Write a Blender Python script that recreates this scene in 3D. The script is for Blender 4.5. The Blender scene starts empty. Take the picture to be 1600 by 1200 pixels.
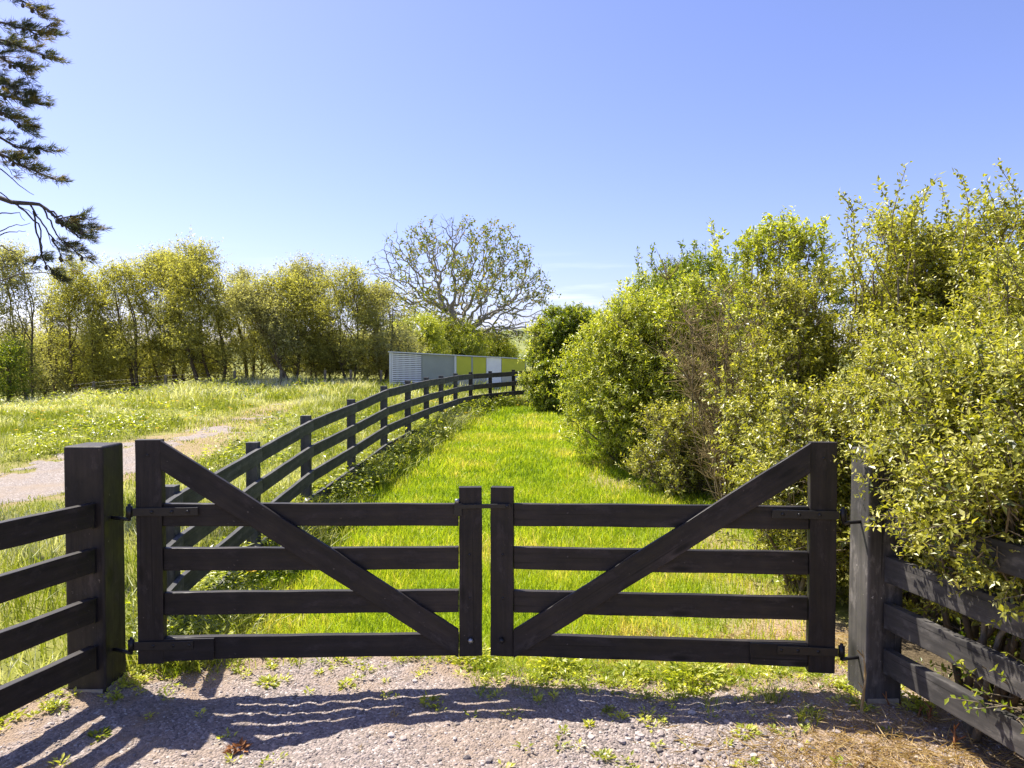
import bpy, bmesh, math, random
import numpy as np
from mathutils import Vector, Matrix

S = bpy.context.scene
COL = S.collection
R = math.radians
random.seed(7)
rng = np.random.default_rng(7)

# ------------------------------------------------------------------ camera
F = 1109.0            # focal length in pixels of the 1600 px wide photograph
H = 1.75
PITCH = math.atan(30 / F)
cam_d = bpy.data.cameras.new('camera')
cam = bpy.data.objects.new('camera', cam_d)
COL.objects.link(cam)
cam.location = (0, 0, H)
cam.rotation_euler = (R(90) - PITCH, 0, 0)
cam_d.sensor_width = 36
cam_d.lens = 36 * F / 1600
cam_d.clip_start = 0.05
cam_d.clip_end = 4000
S.camera = cam

# ------------------------------------------------------------------ light
SUN_EL, SUN_AZ = 57.0, -55.0      # azimuth from +Y, clockwise
w = bpy.data.worlds.new('World')
S.world = w
w.use_nodes = True
nt = w.node_tree
bg = nt.nodes['Background']
sky = nt.nodes.new('ShaderNodeTexSky')
sky.sky_type = 'NISHITA'
sky.sun_disc = False
sky.sun_elevation = R(SUN_EL)
sky.sun_rotation = R(SUN_AZ)
sky.altitude = 50
sky.air_density = 1.0
sky.dust_density = 1.0
sky.ozone_density = 2.5
# thin cirrus low over the horizon, by direction in the sky
tc = nt.nodes.new('ShaderNodeTexCoord')
mp = nt.nodes.new('ShaderNodeMapping')
mp.inputs['Scale'].default_value = (5, 5, 55)
ns = nt.nodes.new('ShaderNodeTexNoise')
ns.inputs['Scale'].default_value = 1.4
ns.inputs['Detail'].default_value = 6
rp = nt.nodes.new('ShaderNodeValToRGB')
rp.color_ramp.elements[0].position = 0.52
rp.color_ramp.elements[0].color = (0, 0, 0, 1)
rp.color_ramp.elements[1].position = 0.72
rp.color_ramp.elements[1].color = (.45, .45, .45, 1)
sp = nt.nodes.new('ShaderNodeSeparateXYZ')
rz = nt.nodes.new('ShaderNodeValToRGB')
e = rz.color_ramp.elements
e[0].position = 0.03; e[0].color = (1, 1, 1, 1)
e[1].position = 0.16; e[1].color = (0, 0, 0, 1)
mu = nt.nodes.new('ShaderNodeMath'); mu.operation = 'MULTIPLY'
tint = nt.nodes.new('ShaderNodeMix'); tint.data_type = 'RGBA'; tint.blend_type = 'MULTIPLY'
tint.inputs[0].default_value = 1.0
SKY_TINT = (0.98, 0.89, 1.19, 1)
tint.inputs[7].default_value = SKY_TINT
mx = nt.nodes.new('ShaderNodeMix'); mx.data_type = 'RGBA'
mx.inputs[7].default_value = (9.5, 9.6, 9.8, 1)
L = nt.links.new
L(tc.outputs['Generated'], mp.inputs['Vector'])
L(mp.outputs[0], ns.inputs['Vector'])
L(ns.outputs[0], rp.inputs[0])
L(tc.outputs['Generated'], sp.inputs[0])
L(sp.outputs[2], rz.inputs[0])
L(rp.outputs[0], mu.inputs[0])
L(rz.outputs[0], mu.inputs[1])
L(sky.outputs[0], tint.inputs[6])
L(tint.outputs[2], mx.inputs[6])
L(mu.outputs[0], mx.inputs[0])
L(mx.outputs[2], bg.inputs['Color'])
bg.inputs['Strength'].default_value = 0.09

sl = bpy.data.lights.new('sun', 'SUN')
sl.energy = 5.0
sl.angle = R(0.5)
sl.color = (1.0, 0.935, 0.82)
sun = bpy.data.objects.new('sun', sl)
COL.objects.link(sun)
to_sun = Vector((math.sin(R(SUN_AZ)) * math.cos(R(SUN_EL)), math.cos(R(SUN_AZ)) * math.cos(R(SUN_EL)), math.sin(R(SUN_EL))))
sun.rotation_euler = to_sun.to_track_quat('Z', 'Y').to_euler()
sun.location = to_sun * 40

S.view_settings.view_transform = 'Standard'
S.view_settings.look = 'None'
S.view_settings.exposure = 1.1
S.view_settings.gamma = 1
S.view_settings.use_curve_mapping = False
S.cycles.max_bounces = 6
S.cycles.diffuse_bounces = 3
S.cycles.glossy_bounces = 2
S.cycles.transmission_bounces = 3
S.cycles.transparent_max_bounces = 4
S.cycles.use_denoising = True

# ------------------------------------------------------------------ helpers
FWD = np.array([0, math.cos(PITCH), -math.sin(PITCH)])
UP = np.array([0, math.sin(PITCH), math.cos(PITCH)])


def at(px, py, Y):
    """world point seen at photo pixel (px,py) at depth Y"""
    d = FWD + np.array([1.0, 0, 0]) * (px - 800) / F + UP * (600 - py) / F
    d = d / d[1] * Y
    return np.array([d[0], d[1], d[2] + H])


def sstep(a, b, x):
    t = np.clip((x - a) / (b - a), 0, 1)
    return t * t * (3 - 2 * t)


_perm = np.random.default_rng(3).random((256, 256))


def vnoise(x, y, s):
    x = np.asarray(x, float) / s + 100.3; y = np.asarray(y, float) / s + 57.7
    xi = np.floor(x).astype(int); yi = np.floor(y).astype(int)
    fx = x - xi; fy = y - yi
    fx = fx * fx * (3 - 2 * fx); fy = fy * fy * (3 - 2 * fy)
    g = lambda a, b: _perm[a % 256, b % 256]
    return (g(xi, yi) * (1 - fx) + g(xi + 1, yi) * fx) * (1 - fy) + (g(xi, yi + 1) * (1 - fx) + g(xi + 1, yi + 1) * fx) * fy


def fbm(x, y, s, o=4):
    v = 0; a = .5; t = 0
    for i in range(o):
        v = v + a * vnoise(x + 13.1 * i, y - 7.7 * i, s / 2 ** i); t += a; a *= .55
    return v / t


def gz(x, y):
    """ground height"""
    x = np.asarray(x, float); y = np.asarray(y, float)
    r = np.interp(y, [-60, 4.4, 6.5, 9, 13, 18, 22, 28, 40, 80], [0, 0, .07, .2, .38, .51, .6, .92, 1.1, 1.1])
    dl = sstep(-21.5, -9.5, x)
    r = r * (.05 + .95 * dl)
    left = sstep(-3.2, -5.5, x)
    r = r + left * sstep(14, 20, y) * .12 * dl - left * .12 * sstep(12.5, 9.5, y)
    n = (fbm(x, y, 2.5, 3) - .5) * .10 * sstep(5, 12, y)
    m = .055 * np.exp(-((x - 1.55) ** 2 + (y - 3.62) ** 2) / .10) + .05 * np.exp(-((x + 2.25) ** 2 + (y - 3.7) ** 2) / .12)
    return r + n + m


def gp(px, py):
    """ground point seen at a pixel"""
    Y = 4.0
    for _ in range(60):
        p = at(px, py, Y)
        dirz = (p[2] - H) / Y
        Y = .5 * Y + .5 * min(60, (float(gz(p[0], Y)) - H) / min(dirz, -1e-3))
    p = at(px, py, Y)
    return np.array([p[0], p[1], float(gz(p[0], p[1]))])


def tag(o, label=None, cat=None, group=None, kind=None):
    if label: o['label'] = label
    if cat: o['category'] = cat
    if group: o['group'] = group
    if kind: o['kind'] = kind
    return o


def thing(name, label, cat, loc=(0, 0, 0), group=None):
    o = bpy.data.objects.new(name, None)
    COL.objects.link(o)
    o.location = [float(c) for c in loc]
    o.empty_display_size = .2
    return tag(o, label, cat, group)


def link(name, me, mat, parent=None, M=None):
    o = bpy.data.objects.new(name, me)
    if mat is not None and not me.materials:
        me.materials.append(mat)
    COL.objects.link(o)
    M = M or Matrix.Identity(4)
    if parent is not None:
        o.parent = parent
        chain = Matrix.Identity(4)
        p = parent
        while p is not None:
            chain = p.matrix_basis @ chain
            p = p.parent
        M = chain.inverted() @ M
    o.matrix_basis = M
    return o


def np_mesh(name, V, faces, attrs=None, smooth=False):
    """faces: list of (n,k) index arrays"""
    me = bpy.data.meshes.new(name)
    V = np.ascontiguousarray(V, dtype=np.float32)
    me.vertices.add(len(V))
    me.vertices.foreach_set('co', V.ravel())
    idx = []; ls = []; off = 0
    for f in faces:
        f = np.asarray(f, dtype=np.int32)
        if len(f) == 0: continue
        k = f.shape[1]
        idx.append(f.ravel())
        ls.append(off + np.arange(len(f)) * k)
        off += f.size
    idx = np.concatenate(idx); ls = np.concatenate(ls).astype(np.int32)
    me.loops.add(len(idx))
    me.loops.foreach_set('vertex_index', idx)
    me.polygons.add(len(ls))
    me.polygons.foreach_set('loop_start', ls)
    me.polygons.foreach_set('use_smooth', np.full(len(ls), smooth))
    if attrs:
        for k, v in attrs.items():
            a = me.attributes.new(k, 'FLOAT', 'POINT')
            a.data.foreach_set('value', np.ascontiguousarray(v, dtype=np.float32))
    me.update()
    me.validate()
    return me


class Tubes:
    """collects tapered tubes as one mesh"""
    def __init__(self, n=6):
        self.n = n; self.V = []; self.Q = []; self.k = 0

    def add(self, pts, rad, cap=True):
        pts = np.asarray(pts, float); rad = np.asarray(rad, float)
        if len(pts) < 2: return
        T = np.gradient(pts, axis=0)
        T /= np.linalg.norm(T, axis=1)[:, None] + 1e-9
        ref = np.array([0, 0, 1.0]) if abs(T[0][2]) < .9 else np.array([1.0, 0, 0])
        A = np.cross(T, ref); A /= np.linalg.norm(A, axis=1)[:, None] + 1e-9
        B = np.cross(T, A)
        n = self.n
        th = np.arange(n) * 2 * math.pi / n
        ring = pts[:, None, :] + rad[:, None, None] * (A[:, None, :] * np.cos(th)[None, :, None] + B[:, None, :] * np.sin(th)[None, :, None])
        m = len(pts)
        self.V.append(ring.reshape(-1, 3))
        i = np.arange(m - 1)[:, None] * n; j = np.arange(n)[None, :]; j2 = (j + 1) % n
        q = np.stack([i + j, i + j2, i + n + j2, i + n + j], -1).reshape(-1, 4) + self.k
        self.Q.append(q)
        self.k += m * n

    def mesh(self, name, smooth=True):
        return np_mesh(name, np.concatenate(self.V), [np.concatenate(self.Q)], smooth=smooth)


def limb(a, b, bend=.1, n=7, rs=None):
    rs = rs or random
    a = np.asarray(a, float); b = np.asarray(b, float)
    t = np.linspace(0, 1, n)[:, None]
    d = np.linalg.norm(b - a)
    o1 = np.array([rs.uniform(-1, 1) for _ in range(3)]) * bend * d
    o2 = np.array([rs.uniform(-1, 1) for _ in range(3)]) * bend * d * .6
    return a + (b - a) * t + o1 * np.sin(math.pi * t) + o2 * np.sin(2 * math.pi * t)


def unit(v):
    return v / (np.linalg.norm(v, axis=-1, keepdims=True) + 1e-9)


def leaves(P, D, N, Ln, W, tint, fold=.18):
    D = unit(D)
    Sd = unit(np.cross(D, N))
    N2 = np.cross(Sd, D)
    n = len(P)
    Ln = np.broadcast_to(Ln, n)[:, None]; W = np.broadcast_to(W, n)[:, None]
    mid = P + D * Ln * .45 + N2 * W * fold
    V = np.stack([P, mid + Sd * W * .5, P + D * Ln - N2 * Ln * .08, mid - Sd * W * .5], 1).reshape(-1, 3)
    b = np.arange(n)[:, None] * 4
    f = np.concatenate([b + np.array([[0, 3, 2]]), b + np.array([[0, 2, 1]])])
    return V, f, np.repeat(tint, 4)


# ------------------------------------------------------------------ materials
def new_mat(name):
    m = bpy.data.materials.new(name)
    m.use_nodes = True
    return m, m.node_tree, m.node_tree.nodes['Principled BSDF']


def ramp(nt, stops, interp='LINEAR'):
    r = nt.nodes.new('ShaderNodeValToRGB')
    r.color_ramp.interpolation = interp
    el = r.color_ramp.elements
    while len(el) < len(stops): el.new(.5)
    for k, (p, c) in enumerate(stops):
        el[k].position = p; el[k].color = (*c, 1)
    return r


def noise(nt, scale, detail=4, rough=.6, vec=None, coord='Object', sc=None):
    n = nt.nodes.new('ShaderNodeTexNoise')
    n.inputs['Scale'].default_value = scale
    n.inputs['Detail'].default_value = detail
    n.inputs['Roughness'].default_value = rough
    t = nt.nodes.new('ShaderNodeTexCoord')
    src = t.outputs[coord]
    if sc:
        mpn = nt.nodes.new('ShaderNodeMapping'); mpn.inputs['Scale'].default_value = sc
        nt.links.new(src, mpn.inputs[0]); src = mpn.outputs[0]
    nt.links.new(src, n.inputs['Vector'])
    return n


def bump(nt, bs, src, strength, dist=.01):
    b = nt.nodes.new('ShaderNodeBump')
    b.inputs['Strength'].default_value = strength
    b.inputs['Distance'].default_value = dist
    nt.links.new(src, b.inputs['Height'])
    nt.links.new(b.outputs[0], bs.inputs['Normal'])
    return b


def mixc(nt, fac, a, b, blend='MIX'):
    m = nt.nodes.new('ShaderNodeMix'); m.data_type = 'RGBA'; m.blend_type = blend
    for sock, v in ((m.inputs[0], fac), (m.inputs[6], a), (m.inputs[7], b)):
        if hasattr(v, 'links'): nt.links.new(v, sock)
        elif isinstance(v, tuple): sock.default_value = (*v, 1)
        else: sock.default_value = v
    return m.outputs[2]


def wood_mat(name, dark, light, scuff, scuff_amt=.62, rough=.55):
    m, nt, bs = new_mat(name)
    g = noise(nt, 1, 7, .65, sc=(1.6, 34, 34))
    r = ramp(nt, [(.3, dark), (.7, light)])
    nt.links.new(g.outputs[0], r.inputs[0])
    s = noise(nt, 9, 5, .7, sc=(.7, 1.6, 1.6))
    sr = ramp(nt, [(scuff_amt, (0, 0, 0)), (scuff_amt + .16, (1, 1, 1))])
    nt.links.new(s.outputs[0], sr.inputs[0])
    c = mixc(nt, sr.outputs[0], r.outputs[0], scuff)
    sp = noise(nt, 45, 2, .5)
    spr = ramp(nt, [(.73, (0, 0, 0)), (.78, (.5, .5, .5))])
    nt.links.new(sp.outputs[0], spr.inputs[0])
    c = mixc(nt, spr.outputs[0], c, tuple(min(1, x * 4) for x in scuff))
    # hairline drying checks along the grain
    ck = noise(nt, 1, 2, .5, sc=(.9, 60, 60))
    ckr = ramp(nt, [(.66, (0, 0, 0)), (.7, (.8, .8, .8))])
    nt.links.new(ck.outputs[0], ckr.inputs[0])
    c = mixc(nt, ckr.outputs[0], c, tuple(x * .35 for x in dark))
    # knots, and broad patches where the stain has faded
    kv = nt.nodes.new('ShaderNodeTexVoronoi'); kv.inputs['Scale'].default_value = 1.0
    kt = nt.nodes.new('ShaderNodeTexCoord'); km = nt.nodes.new('ShaderNodeMapping'); km.inputs['Scale'].default_value = (2.3, 4, 9)
    nt.links.new(kt.outputs['Object'], km.inputs[0]); nt.links.new(km.outputs[0], kv.inputs['Vector'])
    kr = ramp(nt, [(.06, (1, 1, 1)), (.17, (0, 0, 0))])
    nt.links.new(kv.outputs['Distance'], kr.inputs[0])
    c = mixc(nt, kr.outputs[0], c, tuple(x * .45 for x in dark))
    fd = noise(nt, 2.2, 4, .6)
    fdr = ramp(nt, [(.42, (.72, .72, .72)), (.66, (1.55, 1.5, 1.45))])
    nt.links.new(fd.outputs[0], fdr.inputs[0])
    c = mixc(nt, 1.0, c, fdr.outputs[0], 'MULTIPLY')
    rr = ramp(nt, [(.3, (rough - .12,) * 3), (.7, (min(1, rough + .2),) * 3)])
    nt.links.new(s.outputs[0], rr.inputs[0]); nt.links.new(rr.outputs[0], bs.inputs['Roughness'])
    nt.links.new(c, bs.inputs['Base Color'])
    bs.inputs['Specular IOR Level'].default_value = .35
    bump(nt, bs, g.outputs[0], .35, .004)
    return m


M_WOOD = wood_mat('dark_stained_timber', (.009, .0075, .0075), (.027, .0215, .0205), (.048, .040, .037), .56)
M_WORN = wood_mat('sun_worn_timber', (.03, .0285, .028), (.075, .07, .067), (.13, .122, .115), .54, .7)
M_PADD = wood_mat('weathered_fence_timber', (.032, .033, .034), (.085, .085, .083), (.15, .15, .14), .56, .7)
M_GREYWOOD = wood_mat('grey_timber', (.13, .115, .09), (.24, .21, .17), (.28, .26, .22), .6, .85)


def metal_mat(name, col, rough, metal=1.0):
    m, nt, bs = new_mat(name)
    n = noise(nt, 30, 4, .6)
    r = ramp(nt, [(.3, tuple(c * .7 for c in col)), (.7, col)])
    nt.links.new(n.outputs[0], r.inputs[0])
    nt.links.new(r.outputs[0], bs.inputs['Base Color'])
    bs.inputs['Roughness'].default_value = rough
    bs.inputs['Metallic'].default_value = metal
    return m


M_IRON = metal_mat('black_painted_iron', (.02, .019, .02), .45, .2)
M_GALV = metal_mat('galvanised_steel', (.42, .43, .45), .35, .9)


def leaf_mat(name, stops, trans=.35, tcol=1.5, rough=.42, spec=.45):
    """stops: base colours over the per leaf 'tint' attribute"""
    m, nt, bs = new_mat(name)
    a = nt.nodes.new('ShaderNodeAttribute'); a.attribute_name = 'tint'
    r = ramp(nt, stops)
    nt.links.new(a.outputs['Fac'], r.inputs[0])
    nt.links.new(r.outputs[0], bs.inputs['Base Color'])
    bs.inputs['Roughness'].default_value = rough
    bs.inputs['Specular IOR Level'].default_value = spec
    if trans > 0:
        t = nt.nodes.new('ShaderNodeBsdfTranslucent')
        tm = mixc(nt, 1.0, r.outputs[0], (tcol, tcol * 1.0, tcol * .35), 'MULTIPLY')
        nt.links.new(tm, t.inputs[0])
        ms = nt.nodes.new('ShaderNodeMixShader'); ms.inputs[0].default_value = trans
        nt.links.new(bs.outputs[0], ms.inputs[1]); nt.links.new(t.outputs[0], ms.inputs[2])
        nt.links.new(ms.outputs[0], nt.nodes['Material Output'].inputs['Surface'])
    return m


M_LAWN = leaf_mat('lawn_blades', [(0, (.10, .16, .014)), (.4, (.235, .315, .02)), (.75, (.36, .395, .04)), (1, (.55, .46, .19))], .45, 1.85, .5, .25)
M_MEADOW = leaf_mat('meadow_blades', [(0, (.09, .125, .014)), (.4, (.21, .25, .025)), (.66, (.36, .36, .13)), (1, (.66, .65, .56))], .38, 1.7, .5, .3)
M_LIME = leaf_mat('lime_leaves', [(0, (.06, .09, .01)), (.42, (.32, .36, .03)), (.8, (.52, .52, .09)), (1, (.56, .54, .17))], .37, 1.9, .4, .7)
M_OLIVEL = leaf_mat('small_glossy_leaves', [(0, (.05, .068, .01)), (.42, (.28, .285, .03)), (.8, (.47, .45, .08)), (1, (.6, .57, .22))], .36, 1.9, .4, .75)  # pale end paints in leaf highlights, dark end deepens the shade between leaves
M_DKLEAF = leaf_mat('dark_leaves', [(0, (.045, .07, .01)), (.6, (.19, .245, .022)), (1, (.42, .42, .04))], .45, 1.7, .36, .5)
M_TREE = leaf_mat('olive_tree_leaves', [(0, (.11, .108, .035)), (.5, (.34, .335, .11)), (1, (.54, .50, .18))], .55, 1.7, .5, .35)
M_TREEG = leaf_mat('grey_green_tree_leaves', [(0, (.12, .115, .06)), (.5, (.34, .33, .18)), (1, (.52, .50, .30))], .55, 1.6, .5, .35)
M_WALN = leaf_mat('young_tree_leaves', [(0, (.09, .12, .02)), (.65, (.19, .21, .025)), (1, (.3, .21, .05))], .45, 1.7, .45, .35)
M_NEEDLE = leaf_mat('pine_needles', [(0, (.05, .068, .06)), (.5, (.11, .13, .08)), (1, (.28, .21, .06))], .45, 1.4, .5, .3)
M_DEAD = leaf_mat('dead_twigs', [(0, (.2, .15, .07)), (1, (.42, .33, .17))], .2, 1.2, .8, .1)
M_STRAW = leaf_mat('straw', [(0, (.3, .2, .08)), (.6, (.5, .36, .17)), (1, (.62, .5, .3))], .25, 1.3, .7, .15)
M_RED = leaf_mat('red_stalks', [(0, (.2, .07, .03)), (1, (.42, .2, .08))], .15, 1.2, .6, .2)
M_FLOWER = leaf_mat('yellow_petals', [(0, (.7, .42, .02)), (1, (.8, .6, .03))], .2, 1.2, .6, .2)


def bark_mat(name, a, b, scale=14):
    m, nt, bs = new_mat(name)
    n = noise(nt, scale, 6, .7, sc=(1, 1, .35))
    r = ramp(nt, [(.3, a), (.72, b)])
    nt.links.new(n.outputs[0], r.inputs[0])
    nt.links.new(r.outputs[0], bs.inputs['Base Color'])
    bs.inputs['Roughness'].default_value = .85
    bs.inputs['Specular IOR Level'].default_value = .2
    bump(nt, bs, n.outputs[0], .6, .02)
    return m


M_BARK = bark_mat('brown_bark', (.06, .045, .028), (.19, .14, .09))
M_BARKG = bark_mat('grey_bark', (.16, .15, .125), (.38, .35, .29), 6)
M_STEM = bark_mat('shrub_stems', (.10, .078, .05), (.27, .22, .15), 30)
M_PBARK = bark_mat('pine_bark', (.03, .026, .024), (.10, .085, .075), 20)


def gravel_mat(name, base=(.305, .256, .23), patch=(.36, .265, .185), dirt_lo=.47, dirt_hi=.66):
    m, nt, bs = new_mat(name)
    v = nt.nodes.new('ShaderNodeTexVoronoi')
    v.inputs['Scale'].default_value = 85
    v.inputs['Randomness'].default_value = 1
    t = nt.nodes.new('ShaderNodeTexCoord')
    nt.links.new(t.outputs['Object'], v.inputs['Vector'])
    sepc = nt.nodes.new('ShaderNodeSeparateColor')
    nt.links.new(v.outputs['Color'], sepc.inputs[0])
    r = ramp(nt, [(0, tuple(c * .5 for c in base)), (.35, tuple(c * .85 for c in base)), (.7, (base[0] * 1.08, base[1] * 1.04, base[2] * 1.02)), (.92, tuple(c * 1.3 for c in base)), (1, (.55, .52, .49))])
    nt.links.new(sepc.outputs[0], r.inputs[0])
    n = noise(nt, 1.5, 6, .65)
    nr = ramp(nt, [(dirt_lo, (0, 0, 0)), (dirt_hi, (.85, .85, .85))])
    nt.links.new(n.outputs[0], nr.inputs[0])
    da = nt.nodes.new('ShaderNodeAttribute'); da.attribute_name = 'dirt'
    mxm = nt.nodes.new('ShaderNodeMath'); mxm.operation = 'MAXIMUM'
    nt.links.new(nr.outputs[0], mxm.inputs[0]); nt.links.new(da.outputs['Fac'], mxm.inputs[1])
    f = noise(nt, 120, 3, .6)
    fr = ramp(nt, [(.3, tuple(c * .7 for c in patch)), (.7, patch)])
    nt.links.new(f.outputs[0], fr.inputs[0])
    c = mixc(nt, mxm.outputs[0], r.outputs[0], fr.outputs[0])
    nt.links.new(c, bs.inputs['Base Color'])
    bs.inputs['Roughness'].default_value = .9
    bs.inputs['Specular IOR Level'].default_value = .2
    mm = nt.nodes.new('ShaderNodeMath'); mm.operation = 'SUBTRACT'
    nt.links.new(f.outputs[0], mm.inputs[0]); nt.links.new(v.outputs['Distance'], mm.inputs[1])
    bump(nt, bs, mm.outputs[0], .8, .012)
    return m


M_GRAVEL = gravel_mat('gravel')
M_PATH = gravel_mat('pale_gravel', (.33, .285, .25), (.40, .32, .24))


def ground_mat():
    m, nt, bs = new_mat('soil_and_turf')
    a = nt.nodes.new('ShaderNodeAttribute'); a.attribute_name = 'lawn'
    d = nt.nodes.new('ShaderNodeAttribute'); d.attribute_name = 'dry'
    n = noise(nt, 3, 8, .7)
    n2 = noise(nt, 40, 4, .7)
    mead = ramp(nt, [(.3, (.12, .14, .02)), (.5, (.23, .24, .05)), (.7, (.36, .32, .14))])
    lawn = ramp(nt, [(.3, (.14, .21, .014)), (.55, (.24, .32, .018)), (.75, (.33, .38, .03))])
    dry = ramp(nt, [(.3, (.27, .19, .11)), (.7, (.44, .33, .21))])
    nt.links.new(n.outputs[0], mead.inputs[0]); nt.links.new(n2.outputs[0], lawn.inputs[0]); nt.links.new(n2.outputs[0], dry.inputs[0])
    c = mixc(nt, a.outputs['Fac'], mead.outputs[0], lawn.outputs[0])
    c = mixc(nt, d.outputs['Fac'], c, dry.outputs[0])
    so = nt.nodes.new('ShaderNodeAttribute'); so.attribute_name = 'litter'
    lit = ramp(nt, [(.3, (.05, .038, .024)), (.6, (.13, .10, .06)), (.75, (.2, .16, .1))])  # soil and leaf litter, with the hedge's shade darkened into the colour
    nt.links.new(n2.outputs[0], lit.inputs[0])
    c = mixc(nt, so.outputs['Fac'], c, lit.outputs[0])
    nt.links.new(c, bs.inputs['Base Color'])
    bs.inputs['Roughness'].default_value = .95
    bs.inputs['Specular IOR Level'].default_value = .1
    bump(nt, bs, n2.outputs[0], .7, .04)
    return m


M_GROUND = ground_mat()

# ------------------------------------------------------------------ zones
FENCE = [(-2.10, 3.95), (-2.23, 4.6), (-2.25, 6.15), (-2.24, 7.7), (-2.11, 9.3), (-1.97, 10.9), (-1.82, 12.4), (-1.68, 13.9),
         (-1.53, 15.3), (-1.33, 16.7), (-1.05, 18.0), (-.59, 19.2), (.04, 20.2), (.9, 21.1), (2.0, 21.8)]
FX = np.array([p[0] for p in FENCE]); FY = np.array([p[1] for p in FENCE])


def fence_x(y):
    return np.interp(y, FY, FX)


HEDGE_Y = [3.4, 4.4, 5.8, 8.0, 9.0, 10, 12, 15, 18, 22]
HEDGE_X = [1.95, 1.95, 2.05, 2.05, 1.45, 1.2, 1.25, 1.25, .95, .9]


def hedge_x(y):
    return np.interp(y, HEDGE_Y, HEDGE_X)


PATH = np.array([(-16, 8.0), (-12, 8.3), (-8.5, 8.5), (-6.9, 9.3), (-6.05, 11.3), (-5.95, 13.2), (-6.1, 16), (-6.25, 19.5)])
PATHW = np.array([1.15, 1.15, 1.15, 1.2, 1.0, .8, .6, .25])


def path_d(x, y):
    """signed distance-ish: <0 inside the path"""
    x = np.asarray(x, float); y = np.asarray(y, float)
    best = np.full(x.shape, 1e3)
    for k in range(len(PATH) - 1):
        a, b = PATH[k], PATH[k + 1]
        ab = b - a
        t = np.clip(((x - a[0]) * ab[0] + (y - a[1]) * ab[1]) / (ab @ ab), 0, 1)
        dd = np.hypot(x - a[0] - t * ab[0], y - a[1] - t * ab[1]) - (PATHW[k] * (1 - t) + PATHW[k + 1] * t)
        best = np.minimum(best, dd)
    return best


def drive_edge(x):
    """far edge (Y) of the gravel driveway"""
    x = np.asarray(x, float)
    e = np.interp(x, [-9, -3.2, -2.4, -2.0, -1.6, -.3, .1, .6, 1.3, 1.8, 2.4, 6], [2.2, 2.6, 3.5, 4.0, 4.2, 4.18, 4.0, 3.95, 3.98, 4.0, 3.3, 1.6])
    return e + (fbm(x, x * 0 + 3.3, .35, 4) - .5) * .35


def dryness(x, y):
    x = np.asarray(x, float); y = np.asarray(y, float)
    n = fbm(x, y, .8, 4)
    onlane = (x > fence_x(y) + .1) * (x < hedge_x(y) + .3)
    edge = np.exp(-((x - hedge_x(y) + .1) / .45) ** 2) * sstep(13, 9, y)
    strip = np.exp(-((y - 4.35) / .35) ** 2) * sstep(.3, 1.2, x)
    patch = .9 * np.exp(-(((x + .2) / 1.6) ** 2 + ((y - 6.2) / .35) ** 2))
    far = .6 * np.exp(-(((x - .7) / .8) ** 2 + ((y - 18) / 1.2) ** 2))
    bare = np.exp(-((x - 1.3) / .45) ** 2 - ((y - 4.15) / .35) ** 2)
    v = (edge * .75 + strip * .8 + patch * .45 + far * .5) * sstep(.38, .62, n) * onlane + bare * .8
    v = v + .8 * sstep(.1, -.2, y - drive_edge(x) - .12)
    v = v + .85 * sstep(.5, -.1, path_d(x, y)) * sstep(.35, .55, n + .1)
    # the shaded earth below the hedge
    return np.clip(v, 0, 1)


# ------------------------------------------------------------------ setting: ground
def grid_mesh(name, xs, ys, hfun, keep=None, attrs=None, smooth=True):
    X, Y = np.meshgrid(xs, ys)
    Z = hfun(X, Y)
    V = np.stack([X, Y, Z], -1).reshape(-1, 3)
    nx = len(xs); ny = len(ys)
    i = np.arange(ny - 1)[:, None] * nx; j = np.arange(nx - 1)[None, :]
    f = np.stack([i + j, i + j + 1, i + nx + j + 1, i + nx + j], -1).reshape(-1, 4)
    if keep is not None:
        cx = (X[:-1, :-1] + X[1:, 1:]).ravel() / 2; cy = (Y[:-1, :-1] + Y[1:, 1:]).ravel() / 2
        f = f[keep(cx, cy)]
        used = np.unique(f)
        re = np.full(len(V), -1); re[used] = np.arange(len(used))
        V = V[used]; f = re[f]
    at_ = {k: fn(V[:, 0], V[:, 1]) for k, fn in (attrs or {}).items()}
    return np_mesh(name, V, [f], at_, smooth)


xs = np.unique(np.concatenate([np.linspace(-900, -60, 16), np.linspace(-60, -24, 25), np.arange(-24, -7, .25), np.arange(-7, 4, .1), np.arange(4, 12, .4), np.linspace(12, 60, 20), np.linspace(60, 900, 16)]).round(3))
ys = np.unique(np.concatenate([np.linspace(-60, 0, 12), np.arange(0, 3, .2), np.arange(3, 12, .1), np.arange(12, 34, .25), np.linspace(34, 80, 30), np.linspace(80, 1500, 20)]).round(3))
lawn_at = lambda x, y: sstep(-.15, .15, x - fence_x(y)) * sstep(24, 20, y) * sstep(.6, .2, x - hedge_x(y) + .5 * sstep(5.5, 4.2, y))
shaded_soil_at = lambda x, y: sstep(.45, .9, x - hedge_x(y) + .5 * sstep(5.5, 4.2, y) + .3 * (fbm(x, y, .5, 3) - .5)) * sstep(24, 20, y) * sstep(5.5, 4, x)
ME = grid_mesh('ground', xs, ys, gz, attrs={'lawn': lawn_at, 'dry': dryness, 'litter': shaded_soil_at})
tag(link('ground', ME, M_GROUND), kind='structure')


def gravel_h(x, y):
    lump = (fbm(x, y, .06, 3) - .5) * .032 + (fbm(x, y, .5, 3) - .5) * .045
    ruts = -.012 * np.exp(-((x + .9) / .25) ** 2) - .012 * np.exp(-((x - .8) / .25) ** 2)
    return gz(x, y) + .036 + lump * .8 + ruts


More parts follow.
